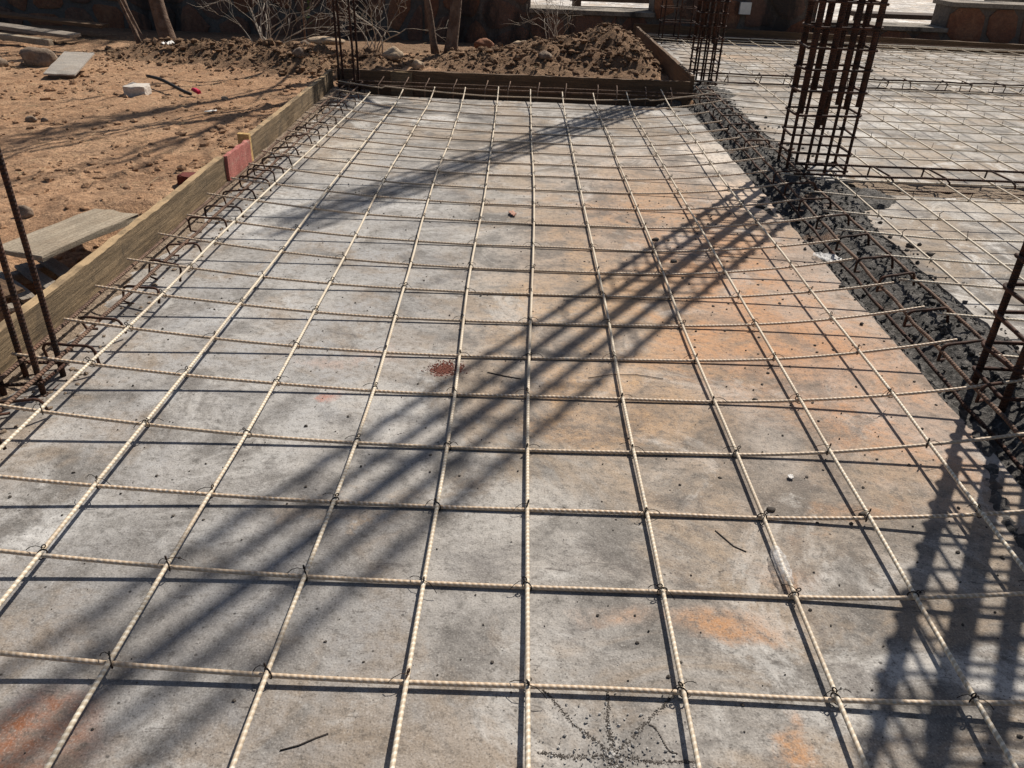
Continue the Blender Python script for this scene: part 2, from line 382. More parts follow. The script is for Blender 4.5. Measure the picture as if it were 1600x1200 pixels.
def beam_box(name, p0, p1, h, t, mat, parent=None, z0=0.0, z1=None, seg=26, wob=0.003, lean=0.0, seed=0, axis_local=True):
    """a board standing on edge from p0 to p1 (xy), its bottom at z0, height h, thickness t (to the left of p0->p1), slightly uneven"""
    a = Vector((p0[0], p0[1], 0)); b = Vector((p1[0], p1[1], 0)); d = (b-a); L = d.length; d.normalize()
    nrm = Vector((-d.y, d.x, 0)); z1 = z0 if z1 is None else z1
    V = []; F = []; rng = random.Random(seed); hs = 3
    ring = []
    for i in range(seg+1):
        x = L*i/seg; zb = z0+(z1-z0)*i/seg
        w = noise.noise(Vector((x*2.3, seed*3.1, 0)))*wob
        base = len(V); prof = []
        for k in range(hs+1): prof.append((0.0, h*k/hs))
        for k in range(hs, -1, -1): prof.append((t, h*k/hs))
        for (o, z) in prof:
            e = noise.noise(Vector((x*11, z*9+seed, o*40)))*wob*0.5
            top = (z > h*0.9); ch = (noise.noise(Vector((x*26, seed*1.7, o*60)))*wob*1.0) if top else 0
            q = Vector((x, o+w+e+lean*z, z+zb-z0+ch))
            V.append(q)
        ring.append(base)
    m = 2*(hs+1)
    for i in range(seg):
        for k in range(m): 
            k2 = (k+1) % m
            F.append((ring[i]+k, ring[i+1]+k, ring[i+1]+k2, ring[i]+k2))
    F.append(tuple(ring[0]+k for k in range(m))); F.append(tuple(ring[-1]+k for k in range(m-1, -1, -1)))
    o = mesh_obj(name, V, F, mat, parent)
    o.location = (a.x, a.y, z0); o.rotation_euler = (0, 0, math.atan2(d.y, d.x))
    return o
def box_v(x0, x1, y0, y1, z0, z1):
    v = [(x0,y0,z0),(x1,y0,z0),(x1,y1,z0),(x0,y1,z0),(x0,y0,z1),(x1,y0,z1),(x1,y1,z1),(x0,y1,z1)]
    f = [(0,3,2,1),(4,5,6,7),(0,1,5,4),(1,2,6,5),(2,3,7,6),(3,0,4,7)]
    return v, f
def rough_box(name, lx, ly, lz, mat, parent=None, jit=0.003, seed=1, n=(6, 4, 2)):
    """a box with slightly broken, uneven edges, origin at the bottom centre"""
    import bmesh
    bm = bmesh.new(); bmesh.ops.create_cube(bm, size=1.0)
    bmesh.ops.subdivide_edges(bm, edges=bm.edges[:], cuts=4, use_grid_fill=True)
    for v in bm.verts:
        q = Vector((v.co.x*lx, v.co.y*ly, (v.co.z+0.5)*lz))
        e = sum(1 for c in v.co if abs(c) > 0.49)
        w = noise.noise_vector(q*25+Vector((seed*7.3, seed*1.9, seed)))*jit*(0.5 if e == 1 else 1.0)
        if e >= 2: w -= Vector((math.copysign(1, v.co.x)*(abs(v.co.x) > 0.49), math.copysign(1, v.co.y)*(abs(v.co.y) > 0.49), math.copysign(1, v.co.z)*(abs(v.co.z) > 0.49)))*jit*random.Random(seed*99+v.index).random()
        v.co = q+w
    me = bpy.data.meshes.new(name); bm.to_mesh(me); bm.free(); me.materials.append(mat)
    o = bpy.data.objects.new(name, me); return link(o, parent)
import bmesh
def rock_geom(rng, s, sub=2, amp=0.28, flat=1.0):
    bm = bmesh.new(); bmesh.ops.create_icosphere(bm, subdivisions=sub, radius=1.0)
    off = Vector((rng.random()*50, rng.random()*50, rng.random()*50))
    V = []
    for v in bm.verts:
        k = 1+noise.noise(v.co*1.1+off)*amp*1.6+noise.noise(v.co*2.7+off)*amp*0.7
        q = v.co*k
        V.append((q.x*s[0], q.y*s[1], max(-0.45, q.z*flat)*s[2]))
    F = [tuple(x.index for x in f.verts) for f in bm.faces]
    bm.free(); return V, F

# ------------------------------------------------------------------ terrain
def sstep(a, b, x):
    t = min(1.0, max(0.0, (x-a)/(b-a))); return t*t*(3-2*t)
def gauss(x, y, cx, cy, rx, ry): return math.exp(-(((x-cx)/rx)**2+((y-cy)/ry)**2))
MOUNDS = [(-2.6, 6.3, 0.5, 0.30, 0.075), (-2.0, 6.2, 0.45, 0.34, 0.10), (-1.5, 5.95, 0.26, 0.36, 0.11), (-1.15, 6.25, 0.3, 0.4, 0.06), (-0.45, 6.5, 0.4, 0.35, 0.045), (0.0, 6.4, 0.42, 0.45, 0.10), (0.42, 6.65, 0.36, 0.45, 0.11), (0.80, 6.5, 0.24, 0.42, 0.19), (0.68, 7.0, 0.36, 0.45, 0.11)]
def mound_h(x, y):
    return sum(h*gauss(x, y, cx, cy, rx, ry) for cx, cy, rx, ry, h in MOUNDS)
def inside(x, y):
    return (x > -1.16 and y < 5.285) or (x > 1.16 and y < 8.6)
def ground_h(x, y):
    z = -0.015
    p = Vector((x, y, 0))
    z += noise.noise(p*0.8)*0.02+noise.noise(p*3.1)*0.010+noise.noise(p*9.0)*0.006
    m = mound_h(x, y)
    z += m*(1+0.5*noise.noise(p*4.0))
    rough = min(1.0, m*14)
    if rough > 0.02:
        z += rough*(noise.noise(p*7.0)*0.03+noise.noise(p*15.0)*0.024+noise.noise(p*33.0)*0.018+noise.noise(p*61.0)*0.012)
    z -= 0.13*sstep(7.2, 9.0, y)
    z -= 0.15*gauss(x, y, -1.33, 2.08, 0.16, 0.36)
    z += 0.035*gauss(x, y, -1.45, 2.75, 0.22, 0.14)*(1+0.8*noise.noise(p*12.0)) + 0.03*gauss(x, y, -1.3, 3.0, 0.1, 0.3)*(1+noise.noise(p*14.0))
    z += noise.noise(p*24.0)*0.006+noise.noise(p*6.0)*0.006+max(0.0, noise.noise(p*13.0+Vector((5, 5, 0)))-0.25)*0.035
    if y > 9.05 or x > 1.3 and y > 8.6: z = min(z, -0.46) 
    if inside(x, y): z = -0.30
    return z
def axis_vals(parts):
    out = []
    for a, b, s in parts:
        n = max(1, round((b-a)/s)); out += [a+(b-a)*i/n for i in range(n)]
    out.append(parts[-1][1]); return out
xs = axis_vals([(-250, -40, 70), (-40, -8, 4), (-8, -4.2, 0.25), (-4.2, 1.3, 0.025), (1.3, 8, 0.5), (8, 40, 4), (40, 250, 70)])
ys = axis_vals([(-250, -40, 70), (-40, -4, 4), (-4, 1.2, 0.2), (1.2, 7.6, 0.025), (7.6, 9.4, 0.12), (9.4, 12, 0.5), (12, 60, 4), (60, 400, 70)])
V = []; F = []; nx = len(xs)
for y in ys:
    for x in xs: V.append((x, y, ground_h(x, y)))
for j in range(len(ys)-1):
    for i in range(nx-1): F.append((j*nx+i, j*nx+i+1, (j+1)*nx+i+1, (j+1)*nx+i))
g = mesh_obj('ground', V, F, M_DIRT, None, True); struct(g)
g.data.materials.append(M_MOUND)
mi = []
for p in g.data.polygons:
    c = p.center
    mi.append(1 if (mound_h(c.x, c.y)+0.015*noise.noise(Vector((c.x*6, c.y*6, 3))) > 0.022 or c.y > 6.9+0.3*noise.noise(Vector((c.x*2, 0, 1)))) and c.y < 9.1 and abs(c.x) < 6 else 0)
g.data.polygons.foreach_set('material_index', mi)

def slab(name, x0, x1, y0, y1, z0, z1, mat, edge=0.008, step=0.04, seed=0):
    """concrete slab whose edge line wanders a little"""
    n = max(2, int((x1-x0)/0.15)); m = max(2, int((y1-y0)/0.05))
    def wob(a, b): return edge*(noise.noise(Vector((a*5, b*9+seed, 0)))+0.6*noise.noise(Vector((a*19, b*5+seed, 2))))
    top = []; 
    for i in range(n+1): top.append((x0+(x1-x0)*i/n, y0))
    for j in range(1, m+1): top.append((x1+wob(j*0.05, 1), y0+(y1-y0)*j/m))
    for i in range(n-1, -1, -1): top.append((x0+(x1-x0)*i/n, y1+wob(i*0.15, 2)))
    for j in range(m-1, 0, -1): top.append((x0+wob(j*0.05, 3), y0+(y1-y0)*j/m))
    k = len(top)
    V = [(x, y, z1) for x, y in top]+[(x, y, z0) for x, y in top]
    F = [tuple(range(k)), tuple(range(2*k-1, k-1, -1))]+[(i, k+i, k+(i+1) % k, (i+1) % k) for i in range(k)]
    return struct(mesh_obj(name, V, F, mat))
slab('concrete_slab', -1.105, 1.055, -1.5, 5.03, -0.12, 0.0, M_FLOOR, 0.010)
slab('concrete_slab', 1.37, 7.5, -1.5, 3.30, -0.12, 0.0, M_FLOOR_R, 0.02, seed=5)
slab('concrete_slab', 1.37, 7.5, 3.50, 5.98, -0.12, 0.0, M_FLOOR_R, 0.012, seed=9)
slab('concrete_slab', 1.30, 7.5, 6.10, 8.40, -0.12, 0.0, M_FLOOR_R, 0.012, seed=12)

def field(name, x0, x1, y0, y1, step, hf, mat):
    nx = int((x1-x0)/step)+1; ny = int((y1-y0)/step)+1; V = []; F = []
    for j in range(ny):
        for i in range(nx):
            x = x0+(x1-x0)*i/(nx-1); y = y0+(y1-y0)*j/(ny-1); V.append((x, y, hf(x, y)))
    for j in range(ny-1):
        for i in range(nx-1): F.append((j*nx+i, j*nx+i+1, (j+1)*nx+i+1, (j+1)*nx+i))
    return mesh_obj(name, V, F, mat, None, True)
def clod(p, a):
    return a*(0.5*abs(noise.noise(p*9))+0.55*noise.noise(p*21)+0.6*abs(noise.noise(p*41))+0.45*noise.noise(p*83))
def mud_h(x, y):
    p = Vector((x, y, 0))
    prof = -0.045+0.055*sstep(1.10, 1.24, x)
    edge = 1.385+0.05*noise.noise(Vector((1, y*4, 0)))+0.03*noise.noise(Vector((3, y*13, 0)))+0.26*math.exp(-((y-3.22)/0.16)**2)+0.35*sstep(1.75, 1.2, y)+0.1*math.exp(-((y-5.55)/0.2)**2)
    prof -= 0.06*sstep(edge-0.07, edge+0.06, x)
    left = 1.07-0.06*math.exp(-((y-3.05)/0.15)**2)-0.10*sstep(1.5, 1.1, y)-0.18*math.exp(-((y-5.05)/0.16)**2)
    if x < left+0.05: prof = -0.045+0.03*sstep(left+0.05, left-0.02, x)-0.06*sstep(left, left-0.1, x)
    if x < left+0.02 and (y < 1.5 or 2.9 < y < 3.2 or y > 4.9): prof += 0.022*sstep(left-0.08, left+0.02, x)
    return prof+clod(p, 0.017)+0.005*noise.noise(p*120)
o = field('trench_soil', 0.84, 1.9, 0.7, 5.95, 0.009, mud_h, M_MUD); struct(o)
def lf_h(x, y):
    p = Vector((x, y, 0)); e = -1.055+0.03*noise.noise(Vector((1, y*3, 0)))+0.02*noise.noise(Vector((1, y*11, 0)))
    return 0.006-0.014*sstep(e-0.03, e+0.03, x)+clod(p, 0.008)-0.002
struct(field('beam_strip', -1.16, -0.92, 0.3, 5.25, 0.0125, lf_h, M_BEAMF))
struct(field('beam_strip', -1.14, 1.2, 5.0, 5.27, 0.02, lambda x, y: -0.05+clod(Vector((x, y, 0)), 0.015), M_MOUND))
def tr_h(x, y):
    return -0.006+clod(Vector((x, y, 4)), 0.012)+0.012*noise.noise(Vector((x*3, y*3, 0)))
struct(field('beam_strip', 1.5, 5.5, 3.24, 3.55, 0.02, tr_h, M_BEAMF))
struct(field('beam_strip', 1.2, 6.5, 5.95, 6.14, 0.025, lambda x, y: -0.05+clod(Vector((x, y, 0)), 0.02), M_BEAMF))
struct(field('beam_strip', 1.15, 6.5, 8.36, 8.62, 0.03, lambda x, y: -0.06+clod(Vector((x, y, 0)), 0.02), M_MOUND))
struct(field('pavement', -12, 40, 9.25, 40, 1.0, lambda x, y: -0.44, M_PAVE))

# clods of soil on the heaps and beside the boards
def scatter_mesh(name, mat, items, seed, sub=1, amp=0.3):
    rng = random.Random(seed); mb = MB()
    protos = [rock_geom(rng, (1, 1, 1), sub, amp) for _ in range(10)]
    for (x, y, z, s) in items:
        v, f = rng.choice(protos); a = rng.random()*6.28; ca, sa = math.cos(a), math.sin(a)
        fx, fy, fz = s*rng.uniform(0.7, 1.4), s*rng.uniform(0.7, 1.2), s*rng.uniform(0.55, 1.0)
        mb.add([(x+(q[0]*ca*fx-q[1]*sa*fy), y+(q[0]*sa*fx+q[1]*ca*fy), z+q[2]*fz) for q in v], f)
    o = mb.build(name, mat, smooth=False); o['kind'] = 'stuff'; return o
rng = random.Random(3)
it = []
while len(it) < 5200:
    x = rng.uniform(-3.3, 1.12); y = rng.uniform(5.5, 7.9); m = mound_h(x, y)
    if rng.random() < m*11 and not inside(x-0.03, y-0.03) and not inside(x+0.03, y): it.append((x, y, ground_h(x, y)+0.004, rng.choice((0.004, 0.005, 0.006, 0.008, 0.01, 0.012, 0.016, 0.024))*rng.uniform(0.6, 1.2)))
tag(scatter_mesh('soil_clods', M_MOUND, it, 11, 1, 0.55), 'loose brown clods covering the soil heaps before the wall', 'soil')
it = []
while len(it) < 3000:
    x = rng.uniform(-4.0, -1.17); y = rng.uniform(1.5, 6.2)
    d = 1.0 if x > -1.5 else 0.25
    if rng.random() < d*(0.3+max(0, noise.noise(Vector((x*2, y*2, 0))))*2): it.append((x, y, ground_h(x, y)+0.001, rng.choice((0.002, 0.003, 0.004, 0.006, 0.009, 0.013, 0.018))*rng.uniform(0.6, 1.3)))
tag(scatter_mesh('dirt_crumbs', M_DIRT, it, 12, 1, 0.5), 'small crumbs and pebbles lying on the trodden tan dirt', 'pebbles')
it = []
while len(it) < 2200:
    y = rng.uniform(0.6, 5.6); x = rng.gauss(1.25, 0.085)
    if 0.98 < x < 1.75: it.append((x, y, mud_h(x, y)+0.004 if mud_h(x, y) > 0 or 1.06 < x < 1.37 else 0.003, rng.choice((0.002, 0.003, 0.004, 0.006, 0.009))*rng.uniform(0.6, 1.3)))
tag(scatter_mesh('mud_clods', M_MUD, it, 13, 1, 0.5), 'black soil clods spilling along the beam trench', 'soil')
it = []
for _ in range(700):
    x = rng.uniform(-0.93, 1.04); y = rng.uniform(0.4, 3.4)**1.0
    it.append((x, y, 0.0008, rng.choice((0.0012, 0.0016, 0.002, 0.003))*rng.uniform(0.6, 1.3)))
for _ in range(120):
    x = rng.uniform(0.5, 1.05); y = rng.uniform(1.0, 3.2); it.append((x, y, 0.001, rng.uniform(0.002, 0.005)))
tag(scatter_mesh('floor_crumbs', M_DGRIT, it, 14), 'tiny dark crumbs strewn over the concrete floor', 'grit')
it = []
for _ in range(700):
    y = rng.uniform(1.1, 5.2); x = rng.uniform(-1.11, -0.93); it.append((x, y, max(0, lf_h(x, y))+0.0006, rng.choice((0.001, 0.002, 0.003, 0.006))*rng.uniform(0.6, 1.3)))
tag(scatter_mesh('beam_grit', M_BEAMF, it, 15), 'sandy crumbs along the edge beam beside the left form board', 'grit')

# star shaped scuff marks with loose grit, near the camera
SC = Vector((0.184, 0.640))
ends = [(0.096, 0.738), (0.186, 0.742), (0.281, 0.741), (0.087, 0.641), (0.290, 0.636), (0.15, 0.55), (0.24, 0.54), (0.185, 0.53)]
it = []
for e in ends:
    e = Vector(e)
    for k in range(330):
        t = rng.random()**1.0; p = SC.lerp(e, t); w = 0.0013+0.0012*(1-t)
        it.append((p.x+rng.gauss(0, w)+0.002*math.sin(t*9), p.y+rng.gauss(0, w)+0.002*math.sin(t*7+1), 0.0002, rng.uniform(0.0004, 0.0011)))
for k in range(30):
    t = k/29; it.append((0.24+0.03*t, 0.69-0.045*t+0.006*math.sin(t*7), 0.0006, 0.0012))
tag(scatter_mesh('star_scuff', M_DGRIT, it, 16), 'dark star shaped scuff lines of dirt on the near concrete', 'scuff mark')
it = []
for _ in range(420):
    a = rng.random()*6.28; r = abs(rng.gauss(0, 0.055)); it.append((SC.x+math.cos(a)*r, SC.y+math.sin(a)*r*0.9, 0.0012, rng.choice((0.0006, 0.0008, 0.001, 0.0014, 0.002))*rng.uniform(0.7, 1.2)))
tag(scatter_mesh('pale_grit', M_GRIT, it, 17, 1, 0.6), 'pale stone chips scattered over the star shaped scuff', 'grit')

it = []
for (cx, cy, rx, ry, k) in ((-0.128, 1.646, 0.016, 0.013, 520), (-0.118, 1.662, 0.010, 0.016, 200), (-0.088, 1.657, 0.006, 0.012, 130)):
    for _ in range(k): it.append((cx+rng.gauss(0, rx), cy+rng.gauss(0, ry), 0.0003, rng.uniform(0.0008, 0.0024)))
tag(scatter_mesh('red_powder', M_REDPOW, it, 18), 'small spill of dark red powder on the floor left of the column shadow', 'powder')

# ------------------------------------------------------------------ boundary wall of rubble stone
WY = 8.9
SEC = [(-9.0, -1.0, 2.2), (-1.0, 0.10, 1.25), (0.10, 1.35, 0.17), (1.35, 3.02, 0.72), (3.02, 4.36, 0.14), (4.36, 9.0, 0.38)]
wall = thing('stone_wall', (0, WY, -0.5), 'dark reddish rubble stone wall of changing height behind the building site', 'wall')
def clip(poly, px, py, nx, ny):
    out = []
    for i in range(len(poly)):
        a = poly[i]; b = poly[(i+1) % len(poly)]
        da = (a[0]-px)*nx+(a[1]-py)*ny; db = (b[0]-px)*nx+(b[1]-py)*ny
        if da <= 0: out.append(a)
        if (da < 0 < db) or (db < 0 < da):
            t = da/(da-db); out.append((a[0]+(b[0]-a[0])*t, a[1]+(b[1]-a[1])*t))
    return out
rw = random.Random(21)
for (x0, x1, top) in SEC:
    v, f = box_v(x0+(0.0 if x0 < -8 else 0.001), x1-0.001, 0, 0.35, 0, top+0.5)
    mesh_obj('wall_core', v, f, M_MORTAR, wall)
    if top < 1.0:
        v, f = box_v(x0-0.015, x1+0.015, -0.045, 0.40, top+0.5, top+0.54)
        mesh_obj('coping', v, f, M_COPE, wall)
    xa, xb = max(x0, -6.2), min(x1, 6.2); zt_ = min(top, 1.15)
    seeds = []; cell = 0.27
    nxs = max(1, int((xb-xa)/(cell*1.15))); nzs = max(1, int((zt_+0.5)/cell))
    for j in range(nzs):
        for i in range(nxs):
            seeds.append((xa+(i+0.5+0.5*(j % 2-0.5)+rw.uniform(-0.36, 0.36))*(xb-xa)/nxs, (j+0.5+rw.uniform(-0.34, 0.34))*(zt_+0.5)/nzs))
    for si, s in enumerate(seeds):
        poly = [(xa+0.01, 0.0), (xb-0.01, 0.0), (xb-0.01, zt_+0.49), (xa+0.01, zt_+0.49)]
        for q in seeds:
            if q is s: continue
            dx, dy = q[0]-s[0], q[1]-s[1]; L = math.hypot(dx, dy)
            if L > 1.3: continue
            poly = clip(poly, s[0]+dx/2-dx/L*0.026, s[1]+dy/2-dy/L*0.026, dx/L, dy/L)
            if len(poly) < 3: break
        if len(poly) < 3: continue
        # round the outline, then raise a slightly domed face
        pts = []
        for i in range(len(poly)):
            a, b, c = Vector(poly[i-1]), Vector(poly[i]), Vector(poly[(i+1) % len(poly)])
            pts += [b.lerp(a, 0.22), b.lerp(c, 0.22)]
        pts = [p+Vector((rw.uniform(-.006, .006), rw.uniform(-.006, .006))) for p in pts]
        cx = sum(p.x for p in pts)/len(pts); cz = sum(p.y for p in pts)/len(pts); k = len(pts)
        proud = rw.uniform(0.006, 0.026); V = []
        for p in pts: V.append((p.x-cx, 0.02, p.y-cz))
        for p in pts: V.append((p.x-cx, -proud*0.6, p.y-cz))
        for p in pts: V.append(((p.x-cx)*0.82, -proud, (p.y-cz)*0.82))
        F = [(i, (i+1) % k, k+(i+1) % k, k+i) for i in range(k)]+[(k+i, k+(i+1) % k, 2*k+(i+1) % k, 2*k+i) for i in range(k)]+[tuple(2*k+i for i in range(k))]
        mesh_obj('stone', V, F, M_WSTONE, wall, False, None, (cx, 0, cz))

# ------------------------------------------------------------------ beyond the wall
def bench(x, y, rz, L, label):
    t = thing('bench', (x, y, -0.44), label, 'bench', 'benches on the pavement beyond the wall'); t.rotation_euler[2] = rz
    v, f = box_v(-L/2, L/2, -0.2, 0.2, 0.44, 0.50); mesh_obj('seat', v, f, M_BENCH, t)
    for s in (-1, 1):
        v, f = box_v(s*(L/2-0.12)-0.05, s*(L/2-0.12)+0.05, -0.18, 0.18, 0, 0.44); mesh_obj('leg', v, f, M_BENCH, t)
    v, f = box_v(-L/2+0.17, L/2-0.17, -0.03, 0.03, 0.30, 0.36); mesh_obj('stretcher', v, f, M_BENCH, t)
    return t
bench(5.62, 12.3, 0.06, 1.9, 'dark bench seen over the low wall right of the tall rebar column')
bench(1.45, 13.2, 0.05, 1.5, 'dark bench on the bright pavement behind the bare shrub')
v, f = box_v(-1.6, 1.6, -0.25, 0.25, 0, 0.82)
o = mesh_obj('concrete_ledge', v, f, M_COPE, None, False, None, (7.6, 11.2, -0.44)); tag(o, 'pale flat topped ledge behind the wall at the right edge', 'ledge')
v, f = box_v(-0.055, 0.055, -0.03, 0.012, 0, 0.11)
o = mesh_obj('junction_box', v, f, M_WHITE, None, False, None, (2.27, WY-0.045, 0.235)); tag(o, 'small white box fixed high on the stone wall', 'box')
def hedge(name, x0, x1, y, n, label, seed):
    rg = random.Random(seed); mb = MB()
    for _ in range(n):
        c = Vector((rg.uniform(x0, x1), y+rg.gauss(0, 0.4), -0.44+abs(rg.gauss(0.4, 0.35))))
        a = Vector((rg.gauss(0, 1), rg.gauss(0, 1), rg.gauss(0, 1))).normalized()*rg.uniform(0.05, 0.11); b = a.orthogonal().normalized()*rg.uniform(0.02, 0.05)
        mb.add([c-a, c+b, c+a, c-b], [(0, 1, 2, 3)])
    t = thing(name, ((x0+x1)/2, y, -0.44), label, 'hedge')
    o = mb.build('foliage', M_LEAF, None, False); o.parent = t; o.location = (-(x0+x1)/2, -y, 0.44)
    for i in range(12):
        x = x0+(x1-x0)*(i+0.5)/12-(x0+x1)/2; tube_obj('stem', [(x, 0, 0), (x+rg.uniform(-.1, .1), rg.uniform(-.1, .1), 0.45)], 0.02, M_BARK, t, 5, taper=0.5)
hedge('hedge', 7.5, 19.0, 27, 6000, 'low dusty green hedge beyond the bench on the pavement', 5)

# ------------------------------------------------------------------ form boards
def board(name, label, *a, **k):
    o = beam_box(name, *a, **k); return tag(o, label, 'board')
board('form_board', 'long weathered form board along the left edge nearest the camera', (-1.088, 0.5), (-1.118, 3.095), 0.160, 0.026, M_WOOD, z0=-0.055, seg=110, wob=0.004, seed=2)
board('red_form_board', 'short faded red form board between the two weathered boards', (-1.108, 3.10), (-1.104, 3.375), 0.155, 0.018, M_REDP, z0=-0.05, seg=10, wob=0.005, seed=3)
board('timber_strip', 'upright strip of fresh orange timber beside the red board', (-1.112, 3.40), (-1.112, 3.425), 0.172, 0.05, M_WOODN, z0=-0.05, seg=3, wob=0.003, seed=4)
board('form_board', 'weathered form board on the left between red board and far corner', (-1.118, 3.44), (-1.145, 4.93), 0.155, 0.026, M_WOOD, z0=-0.05, seg=80, wob=0.004, seed=5)
for i in range(3):
    board('form_plank', ['grey form plank in the far left corner, nearest of three', 'grey form plank in the far left corner, middle of three', 'grey form plank in the far left corner, farthest of three'][i], (-1.145-0.002*i, 4.94+i*0.105), (-1.147-0.002*i, 5.03+i*0.105), 0.155+0.003*i, 0.024, M_WOOD, z0=-0.05, seg=5, wob=0.003, seed=30+i)
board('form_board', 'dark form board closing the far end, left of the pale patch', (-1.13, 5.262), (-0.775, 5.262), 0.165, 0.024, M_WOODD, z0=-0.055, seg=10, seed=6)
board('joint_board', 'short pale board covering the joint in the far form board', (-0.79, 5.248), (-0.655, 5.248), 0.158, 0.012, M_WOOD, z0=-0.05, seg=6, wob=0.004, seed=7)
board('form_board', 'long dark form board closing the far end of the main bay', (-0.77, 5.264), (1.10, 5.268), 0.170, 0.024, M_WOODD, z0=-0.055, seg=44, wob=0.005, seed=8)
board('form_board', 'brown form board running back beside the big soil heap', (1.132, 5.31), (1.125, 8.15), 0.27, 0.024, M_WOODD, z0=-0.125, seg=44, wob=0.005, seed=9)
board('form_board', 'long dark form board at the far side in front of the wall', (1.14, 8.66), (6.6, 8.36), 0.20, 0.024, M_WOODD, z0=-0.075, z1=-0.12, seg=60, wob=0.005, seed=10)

# ------------------------------------------------------------------ fibreglass bar mats
ROWS=[[0.0,-0.0068,0.7379],[0.0057,-0.0026,0.9327],[-0.0031,0.0061,1.1263],[0.0256,0.0129,1.3169],[0.0098,0.0124,1.528],[0.0229,0.0274,1.7126],[0.0218,0.0241,1.909],[0.0139,0.0156,2.1029],[0.0386,0.0071,2.2864],[0.012,0.0,2.4941],[0.012,0.0,2.7284],[0.012,0.0,2.9411],[0.012,0.0,3.15],[0.012,0.0,3.3562],[0.012,0.0,3.5522],[0.012,0.0,3.7475],[0.012,0.0,3.955],[0.012,0.0,4.1533],[0.012,0.0,4.3362],[0.012,0.0,4.584],[0.01,0,4.79],[0.008,0,4.985]]
COLS=[[[1.329,-0.9054],[1.522,-0.899],[1.702,-0.8918],[1.903,-0.8892],[2.099,-0.891],[2.305,-0.894],[2.499,-0.8913],[4.82,-0.846]],[[0.935,-0.7017],[1.122,-0.6996],[1.317,-0.6954],[1.525,-0.6907],[1.708,-0.6882],[1.899,-0.6902],[2.093,-0.6829],[2.296,-0.6835],[2.51,-0.6851],[2.736,-0.6878],[4.923,-0.67]],[[0.734,-0.5031],[0.939,-0.5032],[1.12,-0.4968],[1.317,-0.4903],[1.525,-0.488],[1.707,-0.4895],[1.912,-0.4935],[2.105,-0.4887],[2.306,-0.4921],[2.526,-0.4933],[2.738,-0.4961],[2.95,-0.5039],[3.148,-0.5034],[3.355,-0.5019],[3.563,-0.5026],[3.777,-0.4967],[3.97,-0.4985],[4.159,-0.498],[5.031,-0.4906]],[[0.74,-0.2874],[0.933,-0.2834],[1.124,-0.2735],[1.316,-0.2687],[1.532,-0.2706],[1.714,-0.2703],[1.908,-0.2797],[2.108,-0.281],[2.295,-0.2823],[2.508,-0.2922],[2.731,-0.2986],[2.934,-0.2999],[3.167,-0.3069],[3.362,-0.3079],[3.567,-0.308],[3.748,-0.3008],[3.956,-0.2986],[4.169,-0.3048],[5.073,-0.3072]],[[0.744,-0.0933],[0.934,-0.0919],[1.128,-0.0884],[1.313,-0.0859],[1.528,-0.0873],[1.71,-0.0906],[1.907,-0.0965],[2.102,-0.0991],[2.289,-0.1015],[2.495,-0.0974],[2.72,-0.0942],[2.94,-0.091],[5.12,-0.1052]],[[0.744,0.075],[0.932,0.0745],[1.127,0.0746],[1.319,0.0746],[1.523,0.0761],[1.709,0.0786],[1.905,0.0832],[2.1,0.0876],[2.278,0.0905],[2.481,0.0959],[2.719,0.0976],[2.933,0.1016],[3.145,0.1007],[3.335,0.102],[3.533,0.1006],[3.741,0.0959],[3.944,0.0954],[4.132,0.0946],[4.336,0.0955],[4.584,0.0948],[5.097,0.092]],[[0.739,0.2891],[0.93,0.295],[1.125,0.2909],[1.322,0.2906],[1.528,0.2887],[1.715,0.2908],[1.909,0.2958],[2.102,0.2968],[2.283,0.2923],[2.473,0.2933],[2.718,0.2917],[2.93,0.2901],[5.075,0.2877]],[[0.732,0.5033],[0.934,0.5046],[1.13,0.5026],[1.333,0.5027],[1.537,0.4989],[1.734,0.4916],[1.927,0.491],[2.503,0.498],[2.762,0.496],[2.966,0.4926],[3.166,0.4931],[3.369,0.4915],[3.563,0.4878],[3.753,0.4874],[4.009,0.4962],[5.074,0.4757]],[[0.728,0.6896],[0.934,0.6975],[1.131,0.6936],[1.342,0.6912],[1.543,0.6907],[1.75,0.6934],[1.947,0.6896],[5.098,0.682]],[[1.128,0.8888],[1.345,0.8982],[1.548,0.8968],[1.753,0.9021],[1.944,0.8961],[2.131,0.8937],[2.328,0.897],[2.515,0.9008],[2.725,0.8959],[2.927,0.8927],[3.126,0.8851],[3.325,0.889],[3.543,0.8924],[3.742,0.8982],[3.949,0.9052],[5.17,0.9051]]]

